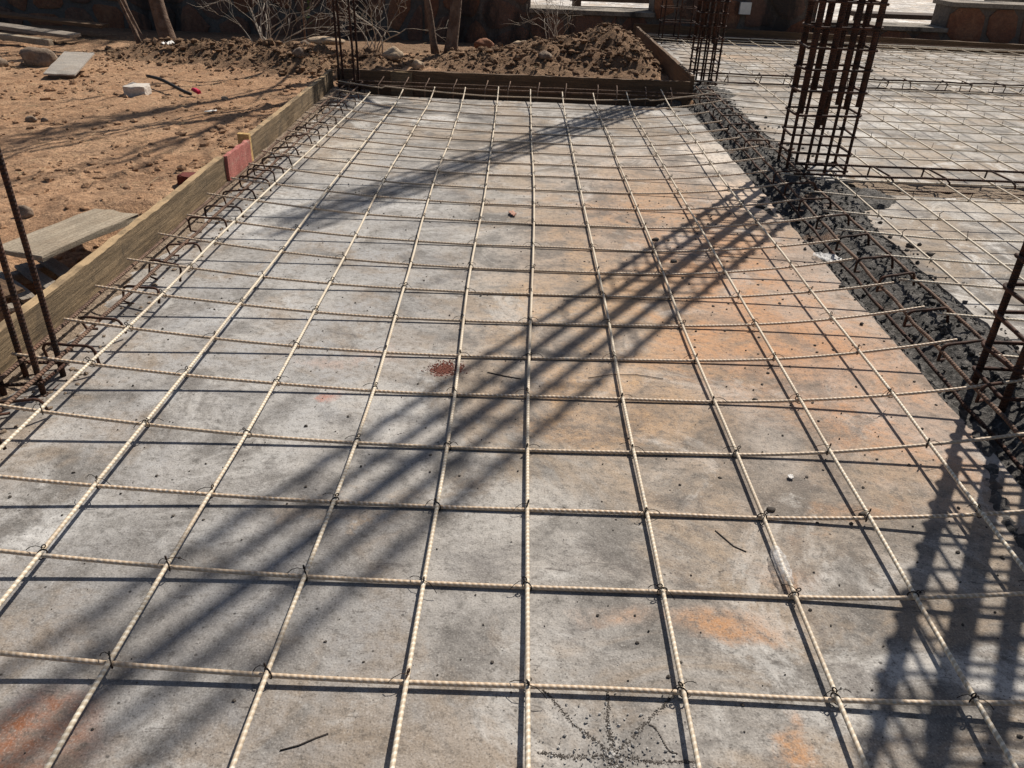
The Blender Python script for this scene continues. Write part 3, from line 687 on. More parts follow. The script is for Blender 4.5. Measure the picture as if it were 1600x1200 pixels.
def zt(X, Y):
    z = 0.0048+0.058*max(0.0, -0.05-X)**2+0.13*max(0.0, X-0.42)**2
    z += 0.007*min(1, max(0, (1.0-Y)/0.35))**2
    z += 0.055*min(1, max(0, (Y-4.55)/0.6))**2*(1 if abs(X) < 0.8 else 0.6)
    return z
def rowY(r, x):
    a, b, c = ROWS[r] if r >= 0 else (0.0, -0.005, 0.738+0.2*r); return a*x*x+b*x+c
def lin(tb, y):
    if y <= tb[0][0]: return tb[0][1]
    for (y0, x0), (y1, x1) in zip(tb, tb[1:]):
        if y <= y1: return x0+(x1-x0)*(y-y0)/(y1-y0)
    return tb[-1][1]
def colX(c, y): return sum(lin(COLS[c], y+d)*w for d, w in ((-0.2, .2), (-0.1, .2), (0, .2), (0.1, .2), (0.2, .2)))
RB = 0.0036
def tie_mesh(i):
    rg = random.Random(100+i); mb = MB()
    d = 1 if i % 2 else -1; pts = []
    for k in range(13):
        a = 2*math.pi*k/12; h = math.cos(a)*0.0085; w = math.sin(a)*0.0082
        pts.append((d*w*0.72, w*0.72, -0.0022+h*1.05))
    mb.tube(pts, 0.0012, 4)
    top = Vector((d*0.004, 0.004, 0.007))
    kr = rg.uniform(0.5, 1.0); loop = [top+Vector((0.003*kr*math.sin(t)*d, 0.003*math.sin(t)*0.8, 0.004*kr*(1-math.cos(t)))) for t in [k*0.75 for k in range(8)]]
    mb.tube(loop, 0.0012, 4)
    for s in range(1 if i % 3 else 2):
        a = rg.uniform(-0.6, 0.6)+(0 if s else 3.14); L = rg.uniform(0.014, 0.034); dr = Vector((math.cos(a), math.sin(a)*0.7, 0))
        mb.tube([top, top+dr*L*0.4+Vector((0, 0, 0.003)), top+dr*L*0.75+Vector((0, 0, -0.001)), top+dr*L+Vector((0, 0, -0.008))], 0.0007, 4)
    me = bpy.data.meshes.new('tie_wire'); me.from_pydata(mb.v, [], mb.f); me.materials.append(M_DARK); return me
TIES = [tie_mesh(i) for i in range(7)]
def far_tie(i):
    rg = random.Random(200+i); mb = MB()
    mb.tube([(-0.006, -0.006, -0.006), (0.0, 0.0, 0.0065), (0.006, 0.006, -0.006)], 0.0014, 4)
    mb.tube([(0.0, 0.0, 0.005), (rg.uniform(-.004, .004), 0.0, 0.016), (rg.uniform(-.008, .012), 0.003, 0.022+rg.random()*0.008)], 0.0014, 4)
    me = bpy.data.meshes.new('tie_wire'); me.from_pydata(mb.v, [], mb.f); me.materials.append(M_DARK); return me
FTIES = [far_tie(i) for i in range(4)]
rt = random.Random(5)
mat = thing('fibreglass_mat', (0.0, 2.5, 0.0), 'cream fibreglass bar grid tied with wire over the stained main floor', 'rebar mat')
OFF = Vector((0.0, 2.5, 0.0))
for r in range(-2, len(ROWS)):
    x0 = -1.06+rt.uniform(-.012, .012); x1 = 1.12+rt.uniform(-.03, .04)
    if r in (3, 4, 2, 1, 0): x1 = 1.36+rt.uniform(-.05, .05)
    if r < 3: x0 = -1.075
    if r >= 20: x1 = 1.2
    far = rowY(r, 0) > 3.0
    n = int((x1-x0)/(0.0033 if not far else 0.02)); pts = []
    for i in range(n+1):
        x = x0+(x1-x0)*i/n; y = rowY(r, x)
        w = 0.004*noise.noise(Vector((x*2.2, r*3.7, 0)))
        pts.append(Vector((x, y+w, zt(x, y)+0.002*noise.noise(Vector((x*3, r*2.1, 5)))))-OFF)
    tube_obj('transverse_bar', pts, RB, M_GFRPT, mat, 8 if not far else 6, helix=(0.01, 0.028) if not far else None)
for c in range(10):
    y0 = -0.75; y1 = COLS[c][-1][0]+0.02
    n = int((y1-y0)/0.0035); pts = []
    ystop = 3.2
    y = y0
    while y < y1:
        x = colX(c, y); pts.append(Vector((x, y, zt(x, y)+2*RB-0.0002+0.003*max(0, noise.noise(Vector((y*2.4, c*5.1, 9))))))-OFF)
        y += 0.0035 if 0.3 < y < 2.6 else 0.02
    lb = tube_obj('longitudinal_bar', pts, RB, M_GFRP, mat, 8, helix=(0.01, 0.024))
    for r in range(-1, len(ROWS)):
        x = colX(c, rowY(r, 0)); y = rowY(r, x); x = colX(c, y)
        if y > y1-0.03: continue
        share('tie_wire', TIES[rt.randrange(7)], Vector((x, y, zt(x, y)+RB+0.001))-OFF, rt.uniform(-0.7, 0.7)+(math.pi if rt.random() < .3 else 0), lb)

ZR = 0.036
def right_mat(label, xs_, ys_, xl, yr, z, loc):
    t = thing('fibreglass_mat', loc, label, 'rebar mat'); O = Vector(loc)
    for j, y in enumerate(ys_):
        a = xl+rt.uniform(-.02, .03)+(0.10*rt.random() if y > 3.6 else 0); b = max(xs_)+0.16; n = 40
        pts = [Vector((a+(b-a)*i/n, y+0.02*(a+(b-a)*i/n-1.2)*0.5+0.005*noise.noise(Vector((i*.15, y*7, 1))), z+0.006*noise.noise(Vector((i*.12, y*3, 2)))+(0.02*max(0, 1-i/5.0))))-O for i in range(n+1)]
        tube_obj('transverse_bar', pts, RB, M_GFRP, t, 6)
    for k, x in enumerate(xs_):
        ya, yb = yr; n = 46; j1, j2 = rt.uniform(-.012, .012), rt.uniform(-.012, .012)
        if k == 0 and ya < 3: pts_r = (ya, 3.46)
        else: pts_r = (ya, yb+rt.uniform(-.05, .05))
        pts = []
        for i in range(n+1):
            y = pts_r[0]+(pts_r[1]-pts_r[0])*i/n
            pts.append(Vector((x+0.045*(y-2.0)*0.5+j1+(j2-j1)*i/n+0.004*noise.noise(Vector((i*.2, k*5, 3))), y, z+2*RB-0.0003+0.005*noise.noise(Vector((i*.12, k*3, 7)))))-O)
        lb = tube_obj('longitudinal_bar', pts, RB, M_GFRP, t, 6)
        for y in ys_:
            if pts_r[0] < y < pts_r[1]:
                xx = x+0.045*(y-2.0)*0.5; yy = y+0.01*(xx-1.2)
                if (xx-0.033)/max(0.3, (yy*0.865)) > 0.70 or yy < 1.2: continue
                share('tie_wire', FTIES[rt.randrange(4)], Vector((xx, yy, z+RB+0.001))-O, rt.uniform(-.6, .6), lb)
    return t
XR_ = [1.362+0.2275*k for k in range(12)]
right_mat('cream fibreglass bar grid over the grey floor right of the black trench', XR_, [0.8, 1.03, 1.27, 1.5, 1.73, 1.965, 2.20, 2.41, 2.645, 2.87, 3.115, 3.37, 3.80, 4.01, 4.22, 4.44, 4.66, 4.88, 5.10, 5.33, 5.55, 5.76], 1.165, (-0.5, 5.95), ZR, (2.4, 2.5, 0))
right_mat('cream fibreglass bar grid on the farthest floor before the wall', [1.42+0.2275*k for k in range(17)], [6.22+0.212*k for k in range(11)], 1.19, (5.99, 8.42), ZR, (3.0, 7.2, 0))

# ------------------------------------------------------------------ steel beam cages
def u_stirrup(x0, x1, h, r=0.0035, hook=0.02, d=(1, 0)):
    """inverted U in the local xz plane, legs bent down"""
    pts = [(x0+0.03, 0.012, h-0.05), (x0+0.004, 0.004, h-0.045), (x0, 0, h-0.012), (x0+0.006, 0, h-0.003), (x0+0.014, 0, h)]
    pts += [(x0+(x1-x0)*t, 0, h+0.001*math.sin(t*9)) for t in (0.3, 0.5, 0.7)]
    pts += [(x1-0.014, 0, h), (x1-0.005, 0, h-0.004), (x1, 0, h-0.013), (x1+0.006, -0.003, h-0.042)]
    return tube(pts, r, 6)
lc = thing('beam_cage', (-1.0, 3.0, 0.0), 'rusty rebar cage of hooked stirrups along the left form board', 'rebar cage')
O = Vector((-1.0, 3.0, 0))
def wavy(p0, p1, n, w, s): 
    p0, p1 = Vector(p0), Vector(p1)
    return [p0.lerp(p1, i/n)+Vector((noise.noise(Vector((i*.5, s, 0)))*w, noise.noise(Vector((i*.5, s, 3)))*w, noise.noise(Vector((i*.5, s, 6)))*w*0.6)) for i in range(n+1)]
tube_obj('long_bar', [p-O for p in wavy((-1.06, 0.4, 0.048), (-1.045, 5.2, 0.048), 60, 0.006, 1)], 0.005, M_RUSTL, lc, 6)
tube_obj('long_bar', [p-O for p in wavy((-0.99, 0.4, 0.050), (-0.955, 5.2, 0.050), 60, 0.006, 2)], 0.005, M_RUSTL, lc, 6)
sm = mesh_obj('stirrup', *u_stirrup(-0.055, 0.055, 0.062)[:2], M_RUST, lc, True)
smesh = sm.data; bpy.data.objects.remove(sm)
yy = [1.2, 1.38, 1.57, 1.75, 1.93, 2.09, 2.285, 2.465, 2.625, 2.80, 2.96, 3.06, 3.15, 3.31, 3.47, 3.64, 3.82, 3.99, 4.16, 4.34, 4.51, 4.68, 4.85, 5.0]
for y in yy:
    o = share('stirrup', smesh, Vector((-0.978+0.006*(y-2)*0.3+rt.uniform(-.006, .006), y+rt.uniform(-.012, .012), rt.uniform(-.008, .006)))-O, rt.uniform(-.3, .3), lc)
    o.rotation_euler[0] = rt.uniform(-.6, .3); o.rotation_euler[1] = rt.uniform(-.12, .12); o.scale = (rt.uniform(.85, 1.1), 1, rt.uniform(.85, 1.08))
mb = MB()
rc = thing('beam_cage', (1.18, 3.0, 0.0), 'dark rebar cage lying along the trench of black soil', 'rebar cage'); O = Vector((1.18, 3.0, 0))
for (a, b, s, m) in [((1.075, 0.9, 0.055), (1.185, 5.5, 0.055), 11, M_RUSTL), ((1.235, 0.9, 0.05), (1.262, 5.5, 0.05), 12, M_RUSTL), ((1.09, 0.9, -0.01), (1.19, 5.5, -0.005), 13, M_RUST)]:
    tube_obj('long_bar', [p-O for p in wavy(a, b, 60, 0.007, s)], 0.0048, m, rc, 6)
v, f, uv = u_stirrup(-0.068, 0.066, 0.070, 0.0042)
smesh2 = mesh_obj('stirrup', v, f, M_RUST, rc, True); sd = smesh2.data; bpy.data.objects.remove(smesh2)
for k, y in enumerate([1.36, 1.56, 1.76, 1.965, 2.185, 2.355, 2.55, 2.76, 2.97, 3.17, 3.36, 3.9, 4.1, 4.3, 4.5, 4.7, 4.9, 5.1, 5.3]):
    o = share('stirrup', sd, Vector((1.163+0.02*(y-2)*0.6, y, rt.uniform(-.004, .008)))-O, 0.32+rt.uniform(-.12, .12), rc)
bc = thing('beam_cage', (0, 5.12, 0.0), 'rebar cage in the shadow of the far end form board', 'rebar cage'); O = Vector((0, 5.12, 0))
tube_obj('long_bar', [p-O for p in wavy((-1.1, 5.075, 0.052), (1.25, 5.09, 0.052), 50, 0.004, 21)], 0.005, M_RUSTL, bc, 6)
tube_obj('long_bar', [p-O for p in wavy((-1.1, 5.19, 0.055), (1.25, 5.2, 0.055), 50, 0.004, 22)], 0.005, M_RUSTL, bc, 6)
for i in range(13):
    x = -1.03+i*0.168+rt.uniform(-.03, .03)
    tube_obj('stirrup', [Vector(p)-O for p in ((x, 5.06, -0.04), (x, 5.065, 0.058), (x+0.01, 5.17, 0.075), (x+0.012, 5.215, 0.083), (x+0.012, 5.225, 0.05))], 0.0036, M_RUSTL, bc, 6)
b2 = thing('beam_cage', (2.6, 3.42, 0.0), 'dark rebar cage running right from the foot of the tall column', 'rebar cage'); O = Vector((2.6, 3.42, 0))
for (a, b, s) in [((1.2, 3.345, 0.062), (5.2, 3.40, 0.058), 31), ((1.25, 3.50, 0.066), (5.2, 3.55, 0.062), 32), ((1.25, 3.38, -0.005), (5.2, 3.43, -0.005), 33)]:
    tube_obj('long_bar', [p-O for p in wavy(a, b, 50, 0.006, s)], 0.0052, M_RUST, b2, 6)
for i in range(11):
    x = 1.62+i*0.25+rt.uniform(-.02, .02)
    tube_obj('stirrup', [Vector(p)-O for p in ((x+0.004, 3.335, 0.035), (x, 3.335, 0.052), (x-0.008, 3.36, 0.064), (x-0.03, 3.48, 0.070), (x-0.034, 3.51, 0.062), (x-0.034, 3.515, 0.020))], 0.0040, M_RUST, b2, 6)
b3 = thing('beam_cage', (3.0, 6.04, 0.0), 'thin rebar cage in the narrow joint between the two right floors', 'rebar cage'); O = Vector((3.0, 6.04, 0))
tube_obj('long_bar', [p-O for p in wavy((1.3, 5.985, 0.055), (6.0, 6.03, 0.055), 60, 0.006, 41)], 0.006, M_GFRP, b3, 6)
tube_obj('long_bar', [p-O for p in wavy((1.3, 6.085, 0.055), (6.0, 6.12, 0.055), 60, 0.010, 42)], 0.006, M_RUST, b3, 6)
tube_obj('long_bar', [p-O for p in wavy((1.3, 6.06, 0.0), (6.0, 6.09, 0.0), 60, 0.010, 43)], 0.006, M_RUST, b3, 6)
for i in range(17):
    x = 1.5+i*0.22+rt.uniform(-.04, .04)
    tube_obj('stirrup', [Vector(p)-O for p in ((x, 5.98, 0.0), (x+rt.uniform(-.02, .02), 5.975, 0.06), (x+rt.uniform(-.01, .03), 6.10, 0.068), (x, 6.11, 0.0))], 0.004, M_RUST, b3, 5)
b4 = thing('beam_cage', (3.0, 8.45, 0.0), 'rebar cage at the foot of the far side form board', 'rebar cage'); O = Vector((3.0, 8.45, 0))
tube_obj('long_bar', [p-O for p in wavy((1.2, 8.44, 0.055), (6.4, 8.20, 0.055), 50, 0.004, 51)], 0.006, M_GFRP, b4, 6)
tube_obj('long_bar', [p-O for p in wavy((1.2, 8.56, 0.055), (6.4, 8.30, 0.055), 50, 0.004, 52)], 0.006, M_RUSTL, b4, 6)

# ------------------------------------------------------------------ rebar columns
def column(label, x0, x1, y0, y1, nf, H, r, lap, stz, seed, sides=8, yaw=0.0, lr=1.35, name='rebar_column', zb=-0.06, stir=True):
    cx, cy = (x0+x1)/2, (y0+y1)/2; t = thing(name, (cx, cy, 0), label, 'rebar column'); t.rotation_euler[2] = yaw
    rg = random.Random(seed); wx, wy = (x1-x0)/2, (y1-y0)/2; lx, ly = rg.uniform(-.001, .001), rg.uniform(-.001, .001)
    def bar(nm, x, y, za, zb_, rr):
        n = 10; tube_obj(nm, [(x+lx*z*2+noise.noise(Vector((x*40, y*40, z*1.3)))*0.0025, y+ly*z*2+noise.noise(Vector((x*40+9, y*40, z*1.3)))*0.0025, z) for z in [za+(zb_-za)*i/n for i in range(n+1)]], rr, M_RUST, t, sides)
    for j in (0, 1):
        for i in range(nf):
            x = -wx+2*wx*i/(nf-1)+(0 if i in (0, nf-1) else rg.uniform(-.004, .004)); y = (-wy, wy)[j]
            bar('vertical_bar', x, y, zb, (H if not lap else rg.uniform(1.0, 1.3)), r)
            if lap: bar('lapped_bar', x+(2*r-0.001)*(1 if i < nf/2 else -1)*0.8, y+rg.uniform(-.3, .3)*r, rg.uniform(lap*0.7, lap*1.3), H, r*lr)
    ex, ey = wx+r+0.004, wy+r+0.004
    if stir:
        def ring(a):
            c = 0.012; P = []
            for (sx, sy, a0) in ((1, 1, 0), (-1, 1, 90), (-1, -1, 180), (1, -1, 270)):
                for k in range(4):
                    q = math.radians(a0+k*30); P.append(Vector((sx*(ex-c)+c*math.cos(q), sy*(ey-c)+c*math.sin(q), a*math.sin(k+sx))))
            P.append(P[0].copy()); P.append(P[1]+Vector((0, 0, 0.006)))
            P.append(P[1]+Vector((-0.03, -0.02, 0.008)))
            return tube(P, 0.005, 6)
        v, f, uv = ring(0.002); o = mesh_obj('stirrup', v, f, M_RUST, t, True); me = o.data; bpy.data.objects.remove(o)
        z = stz[0]; k = 0
        while z < H-0.1:
            o = share('stirrup', me, (lx*z*2, ly*z*2, z), (0, math.pi)[k % 2], t); o.rotation_euler[0] = rg.uniform(-.035, .035); o.rotation_euler[1] = rg.uniform(-.02, .02)
            z += stz[1]*rg.uniform(0.88, 1.12)*(1 if z < 1.9 else 2.4); k += 1
    return t
column('tall dark rebar column rising from the black soil, second from right', 1.252, 1.518, 3.605, 3.742, 4, 3.9, 0.0074, 0.26, (0.012, 0.086), 1, lr=1.65)
column('dark rebar column at the inner corner between the form boards', 1.225, 1.385, 5.81, 5.972, 4, 4.2, 0.0070, 0.30, (0.02, 0.072), 2, lr=1.5)
column('rusty rebar column cut off by the right edge of the photo', 1.172, 1.44, 1.565, 1.69, 4, 3.6, 0.0085, 0.42, (0.03, 0.074), 3)
column('small far rebar column against the wall behind the soil heap', 1.36, 1.66, 8.18, 8.4, 3, 2.6, 0.007, 0, (0.05, 0.13), 4)
cs = thing('starter_bars', (-1.03, 1.5, 0), 'group of rusty upright starter bars at the left edge of the photo', 'rebar')
for i, (x, y, lean) in enumerate([(-0.985, 1.548, -0.004), (-0.988, 1.468, 0.004), (-1.062, 1.535, -0.01), (-1.066, 1.455, 0.0)]):
    tube_obj('vertical_bar', [(x+1.03+lean*z+0.008*noise.noise(Vector((i*3, z*1.2, 0))), y-1.5+0.008*noise.noise(Vector((i*3, z*1.2, 4))), z) for z in [-0.05+k*0.14 for k in range(20)]], 0.0066, M_RUST, cs, 8)
for z in (-0.005, 0.03):
    tube_obj('stirrup', [(-0.045, -0.055, z), (0.052, -0.042, z+.003), (0.055, 0.055, z), (-0.04, 0.045, z+.004), (-0.046, -0.05, z)], 0.0042, M_RUST, cs, 6)
cf = thing('starter_bars', (-1.04, 5.12, 0), 'group of rusty upright starter bars in the far left corner', 'rebar')
for i, (x, y, lean) in enumerate([(-1.088, 5.13, -0.012), (-0.995, 5.14, -0.02), (-0.982, 5.20, -0.006), (-1.08, 5.21, -0.02)]):
    tube_obj('vertical_bar', [(x+1.04+lean*z, y-5.12+0.006*noise.noise(Vector((i*3, z*1.2, 4))), z) for z in [-0.05+k*0.16 for k in range(16)]], 0.0072, M_RUST, cf, 6)

# ------------------------------------------------------------------ trees and shrubs (dry season, bare)
def grow(mb, p, d, L, r, depth, rg, spread=0.55, up=0.15, sides=6, minr=0.0025, jit=0.09, seg=0.12):
    pts = [p.copy()]; q = p.copy(); dd = d.normalized(); n = max(3, int(L/seg))
    kids = []
    for i in range(n):
        dd = (dd+Vector((rg.gauss(0, jit), rg.gauss(0, jit), rg.gauss(0, jit*.7)+up*0.08))).normalized()
        q = q+dd*(L/n); pts.append(q.copy())
        if depth > 0 and i >= n*0.3 and rg.random() < 0.55: kids.append((q.copy(), dd.copy(), i/n))
    mb.tube(pts, r, sides if r > 0.012 else 4, taper=0.45)
    if depth > 0:
        if not kids or kids[-1][2] < 0.9: kids.append((q, dd, 1.0))
        for (kp, kd, t) in kids:
            side = Vector((rg.gauss(0, 1), rg.gauss(0, 1), rg.gauss(0.25, .7)))
            side = (side-kd*side.dot(kd)).normalized()
            rr = r*(1-0.55*t)*rg.uniform(0.5, 0.72)
            if rr < minr: rr = minr
            grow(mb, kp, kd*(1-spread*0.5)+side*spread, L*rg.uniform(0.5, 0.8), rr, depth-1, rg, spread, up, sides, minr, jit, seg)
def tree(name, label, base, stems, seed):
    """stems: (offset, direction, trunk length, radius, crown depth, crown length)"""
    rg = random.Random(seed); t = thing(name, base, label, 'tree'); crown = MB()
    for (off, d, L, r, dep, CL) in stems:
        pts = []; q = Vector(off); d = Vector(d).normalized(); n = 14
        for i in range(n+1):
            pts.append(q.copy()); q = q+d*(L/n); d = (d+Vector((rg.gauss(0, .02), rg.gauss(0, .02), 0))).normalized()
        v, f, uv = tube(pts, r, 12, taper=0.72)
        # knotty bark and a flared foot
        v = [Vector(x) for x in v]
        for i, x in enumerate(v):
            c = pts[min(n, i//12)]; k = 1+0.14*noise.noise(x*9+Vector((seed, 0, 0)))+0.07*noise.noise(x*28)+0.45*math.exp(-max(0, x.z)/0.07); v[i] = c+(x-c)*k
        mesh_obj('trunk', v, f, M_BARK, t, True, uv)
        for b in range(3):
            dd = (d+Vector((rg.gauss(0, .45), rg.gauss(0, .4), 0.3)))
            grow(crown, q-d*(L/n)*(1+b), dd, CL, r*0.62, dep, rg, 0.5, 0.3)
    crown.build('crown', M_BARK, t)
    return t
tree('bare_tree', 'bare tree with two grey brown trunks left of the middle heap', (-0.57, 6.72, ground_h(-0.57, 6.72)-0.03),
     [((0.03, 0, 0), (0.12, 0.02, 1), 1.55, 0.047, 3, 1.25), ((-0.085, 0.02, 0), (-0.16, 0.03, 1), 1.5, 0.026, 2, 1.0), ((0.03, 0.03, 0.55), (0.42, -0.02, 1), 1.9, 0.042, 3, 1.1), ((0.05, 0.0, 0.9), (0.22, -0.25, 1), 1.9, 0.040, 3, 1.1), ((0.05, 0.0, 1.0), (0.10, 0.15, 1), 2.0, 0.045, 3, 1.1)], 41)
tree('bare_tree', 'bare tree with a thick trunk and thin side stems at the upper left', (-2.78, 6.75, ground_h(-2.78, 6.75)-0.03),
     [((0, 0, 0), (-0.13, 0, 1), 1.7, 0.06, 3, 1.3), ((-0.18, -0.08, 0), (-0.30, 0, 1), 1.5, 0.014, 2, .7), ((-0.21, -0.05, 0), (-0.22, 0.05, 1), 1.6, 0.018, 2, .7), ((-0.13, -0.1, 0), (-0.34, 0.02, 1), 1.3, 0.011, 1, .6)], 42)
tree('bare_tree', 'tall bare tree beyond the wall at the left', (-2.2, 10.6, -0.5), [((0, 0, 0), (0.06, 0, 1), 2.6, 0.11, 4, 1.7)], 43)
def shrub(label, base, n, h, seed, lean=(0, 0, 1), spread=0.35, depth=2, r=0.006, mat=None):
    rg = random.Random(seed); mb = MB(); base = Vector((base[0], base[1], ground_h(base[0], base[1])-0.01))
    for i in range(n):
        d = Vector((lean[0]+rg.gauss(0, spread), lean[1]+rg.gauss(0, spread*0.5), lean[2]+rg.uniform(0, .3)))
        grow(mb, Vector((rg.gauss(0, .03), rg.gauss(0, .03), 0)), d, h*rg.uniform(.6, 1.1), r*rg.uniform(.6, 1.2), depth, rg, 0.6, 0.05, 5, 0.0017, 0.2, 0.06)
    o = mb.build('dry_shrub', mat or M_TWIG); o.location = base
    return tag(o, label, 'shrub')
shrub('tangled dry shrub sprawling over the left soil heap', (-2.0, 6.75), 8, 0.42, 51, (0.15, -0.1, 0.62), 0.65, 3, 0.006)
shrub('dry fallen twigs lying low across the left soil heap', (-1.95, 6.62), 6, 0.5, 54, (0.2, -0.1, 0.12), 0.75, 3, 0.005)
shrub('upright dry shrub behind the far left starter bars', (-1.18, 7.0), 7, 0.45, 52, (0.02, 0, 1), 0.16, 3, 0.006)
shrub('pale dry shrub standing in front of the low wall', (0.33, 7.85), 9, 0.36, 53, (0.0, 0, 1), 0.2, 2, 0.005)
sp = thing('sapling', (-1.72, 6.85, ground_h(-1.72, 6.85)-0.02), 'thin sapling with a few green leaves left of the starter bars', 'sapling')
mb = MB(); mb.tube([(0, 0, 0), (0.005, 0, 0.3), (-0.01, 0.01, 0.6), (0.0, 0, 1.1), (0.02, 0, 1.5)], 0.009, 6, taper=0.5); mb.build('stem', M_BARK, sp)
rg = random.Random(61); mb = MB()
for _ in range(46):
    z = rg.uniform(0.22, 1.5); c = Vector((rg.gauss(0.03, .03), rg.gauss(0, .03), z)); a = Vector((rg.gauss(0, 1), rg.gauss(0, .6), rg.gauss(0, .7))).normalized()*0.022; b = a.orthogonal().normalized()*0.008
    mb.add([c-a, c+b, c+a, c-b], [(0, 1, 2, 3)])
mb.build('leaves', M_LEAF, sp, False)

# ------------------------------------------------------------------ things lying on the dirt
o = rough_box('grey_plank', 0.175, 0.41, 0.021, M_WOODG, None, 0.003, 3); o.location = (-1.355, 2.345, 0.036); o.rotation_euler = (0.0, 0.0, math.radians(-16)); tag(o, 'thick grey plank lying on the dirt beside the near left board', 'plank')
pl = thing('wooden_pallet', (-1.435, 2.145, -0.105), 'broken dark wooden pallet half under the grey plank', 'pallet'); pl.rotation_euler = (0.02, 0.06, math.radians(-38))
for i, y in enumerate((-0.10, -0.02, 0.06, 0.13)):
    o = rough_box('slat', 0.24, 0.042, 0.014, M_PALLET, pl, 0.003, 10+i); o.location = (0, y, 0.055)
for i, x in enumerate((-0.10, 0.105)):
    o = rough_box('stringer', 0.035, 0.29, 0.052, M_PALLET, pl, 0.003, 20+i); o.location = (x, 0.01, 0.002)
o = rough_box('brown_panel', 0.16, 0.20, 0.012, M_WOODD, None, 0.003, 31); o.location = (-1.44, 1.965, -0.02); o.rotation_euler = (0.12, -0.1, math.radians(-38)); tag(o, 'dark brown panel lying behind the near left board', 'panel')
# leaning panel
P0, P1, P2, P3 = Vector((-2.862, 5.225, .006)), Vector((-2.705, 5.245, .006)), Vector((-2.94, 5.616, .085)), Vector((-3.10, 5.60, .09))
c = (P0+P1+P2+P3)/4; ex = (P1-P0+P2-P3).normalized(); ey = (P3-P0+P2-P1); ly = ey.length/2; nz = ex.cross(ey).normalized(); ey = nz.cross(ex)
o = rough_box('propped_board', 0.19, 0.40, 0.012, M_PANEL, None, 0.002, 33)
m = Matrix((ex, ey, nz)).transposed().to_4x4(); m.translation = c; o.matrix_world = m; tag(o, 'pale grey board propped up on the dirt at the upper left', 'board')
o = rough_box('prop_stone', 0.07, 0.06, 0.075, M_ROCKG, None, 0.012, 34); o.location = (-3.02, 5.57, -0.01); tag(o, 'dark stone propping up the pale grey board', 'stone')
o = rough_box('brick', 0.125, 0.125, 0.068, M_BRICK, None, 0.006, 35); o.location = (-2.232, 4.86, ground_h(-2.232, 4.86)-0.006); o.rotation_euler = (0, 0.02, 0.12); tag(o, 'pale cement brick lying alone on the tan dirt', 'brick')
st = thing('black_stick', (-2.1, 4.98, 0.0), 'black plastic strip with a bright red end on the dirt', 'stick')
a, b = Vector((-0.20, 0.20, 0.035)), Vector((0.19, -0.14, 0.012))
tube_obj('strip', [a.lerp(b, t)+Vector((0, 0, 0.01*math.sin(t*5))) for t in [k/10 for k in range(11)]], 0.010, M_BLACK, st, 6)
o = rough_box('red_end', 0.055, 0.03, 0.022, M_REDCL, st, 0.008, 36); o.location = (0.205, -0.09, 0.005); o.rotation_euler = (0, 0.2, -0.5)
o = rough_box('maroon_fragment', 0.085, 0.06, 0.06, M_MAROON, None, 0.012, 37); o.location = (-1.235, 3.0, 0.0); o.rotation_euler = (0.1, 0.1, 0.4); tag(o, 'maroon fragment behind the near left board close to the red board', 'fragment')
rk = random.Random(8)
def rock(label, x, y, s, mat=M_ROCK, dz=0.0, flat=1.0, rz=0.0, cat='stone', name='rock'):
    v, f = rock_geom(rk, s, 3, 0.22, flat); o = mesh_obj(name, v, f, mat, None, True, None, (x, y, ground_h(x, y)+s[2]*0.35+dz)); o.rotation_euler = (0, 0, rz)
    return tag(o, label, cat)
rock('pale flat round stone on the heap by the far left corner', -1.36, 6.05, (0.12, 0.07, 0.045), M_ROCK, 0.045, 0.7, 0.05)
rock('brown stone just behind the pale flat round stone', -1.56, 6.42, (0.09, 0.06, 0.055), M_ROCKG, 0.02)
rock('tan stone right of the far left starter bars', -0.93, 6.3, (0.07, 0.06, 0.055), M_ROCK, 0.02)
rock('reddish stone beside the right foot of the double trunk tree', -0.28, 6.95, (0.085, 0.06, 0.06), M_WSTONE, 0.02)
rock('pale stone between the starter bars and the double trunk tree', -0.72, 6.1, (0.045, 0.04, 0.04), M_ROCK, 0.015)
rock('big round dark rock at the upper left corner', -3.27, 5.72, (0.115, 0.10, 0.085), M_ROCKG, 0.01)
rock('dark rock at the left border beside the big round one', -3.52, 5.6, (0.09, 0.08, 0.06), M_ROCKG)
rock('small dark stone pair on the left dirt, larger one', -2.42, 4.05, (0.030, 0.02, 0.022), M_ROCKG)
rock('small dark stone pair on the left dirt, smaller one', -2.36, 4.06, (0.018, 0.014, 0.014), M_ROCKG)
rock('brown stone on the dirt right of the black strip', -1.72, 4.86, (0.020, 0.016, 0.015), M_ROCK)
rock('dark stone above the grey plank', -1.66, 2.62, (0.028, 0.022, 0.026), M_ROCKG)
rock('grey stone in the middle of the soil heap on the left', -1.5, 5.78, (0.04, 0.035, 0.035), M_ROCKG, 0.015)
rock('grey stone on the big heap beside the brown form board', 0.2, 6.15, (0.05, 0.04, 0.04), M_ROCKG, 0.015)
rock('round tan stone on top of the middle heap', 0.02, 7.0, (0.07, 0.05, 0.045), M_ROCK, 0.02)
for i, (x, y, L, rz, lab) in enumerate([(-4.1, 7.35, 1.2, -0.18, 'dark plank lying against the wall at the upper left, farthest'), (-4.05, 6.95, 1.0, -0.25, 'grey plank at the upper left corner, in the middle of three'), (-3.95, 6.6, 0.7, -0.22, 'short pale timber at the upper left corner, nearest of three')]):
    o = rough_box('timber_plank', L, 0.13 if i < 2 else 0.06, 0.03 if i < 2 else 0.045, (M_WOODD, M_PALLET, M_WOODG)[i], None, 0.004, 40+i); o.location = (x, y, ground_h(x, y)+0.03+0.03*(2-i)); o.rotation_euler = (0.03, 0.04, rz); tag(o, lab, 'plank')
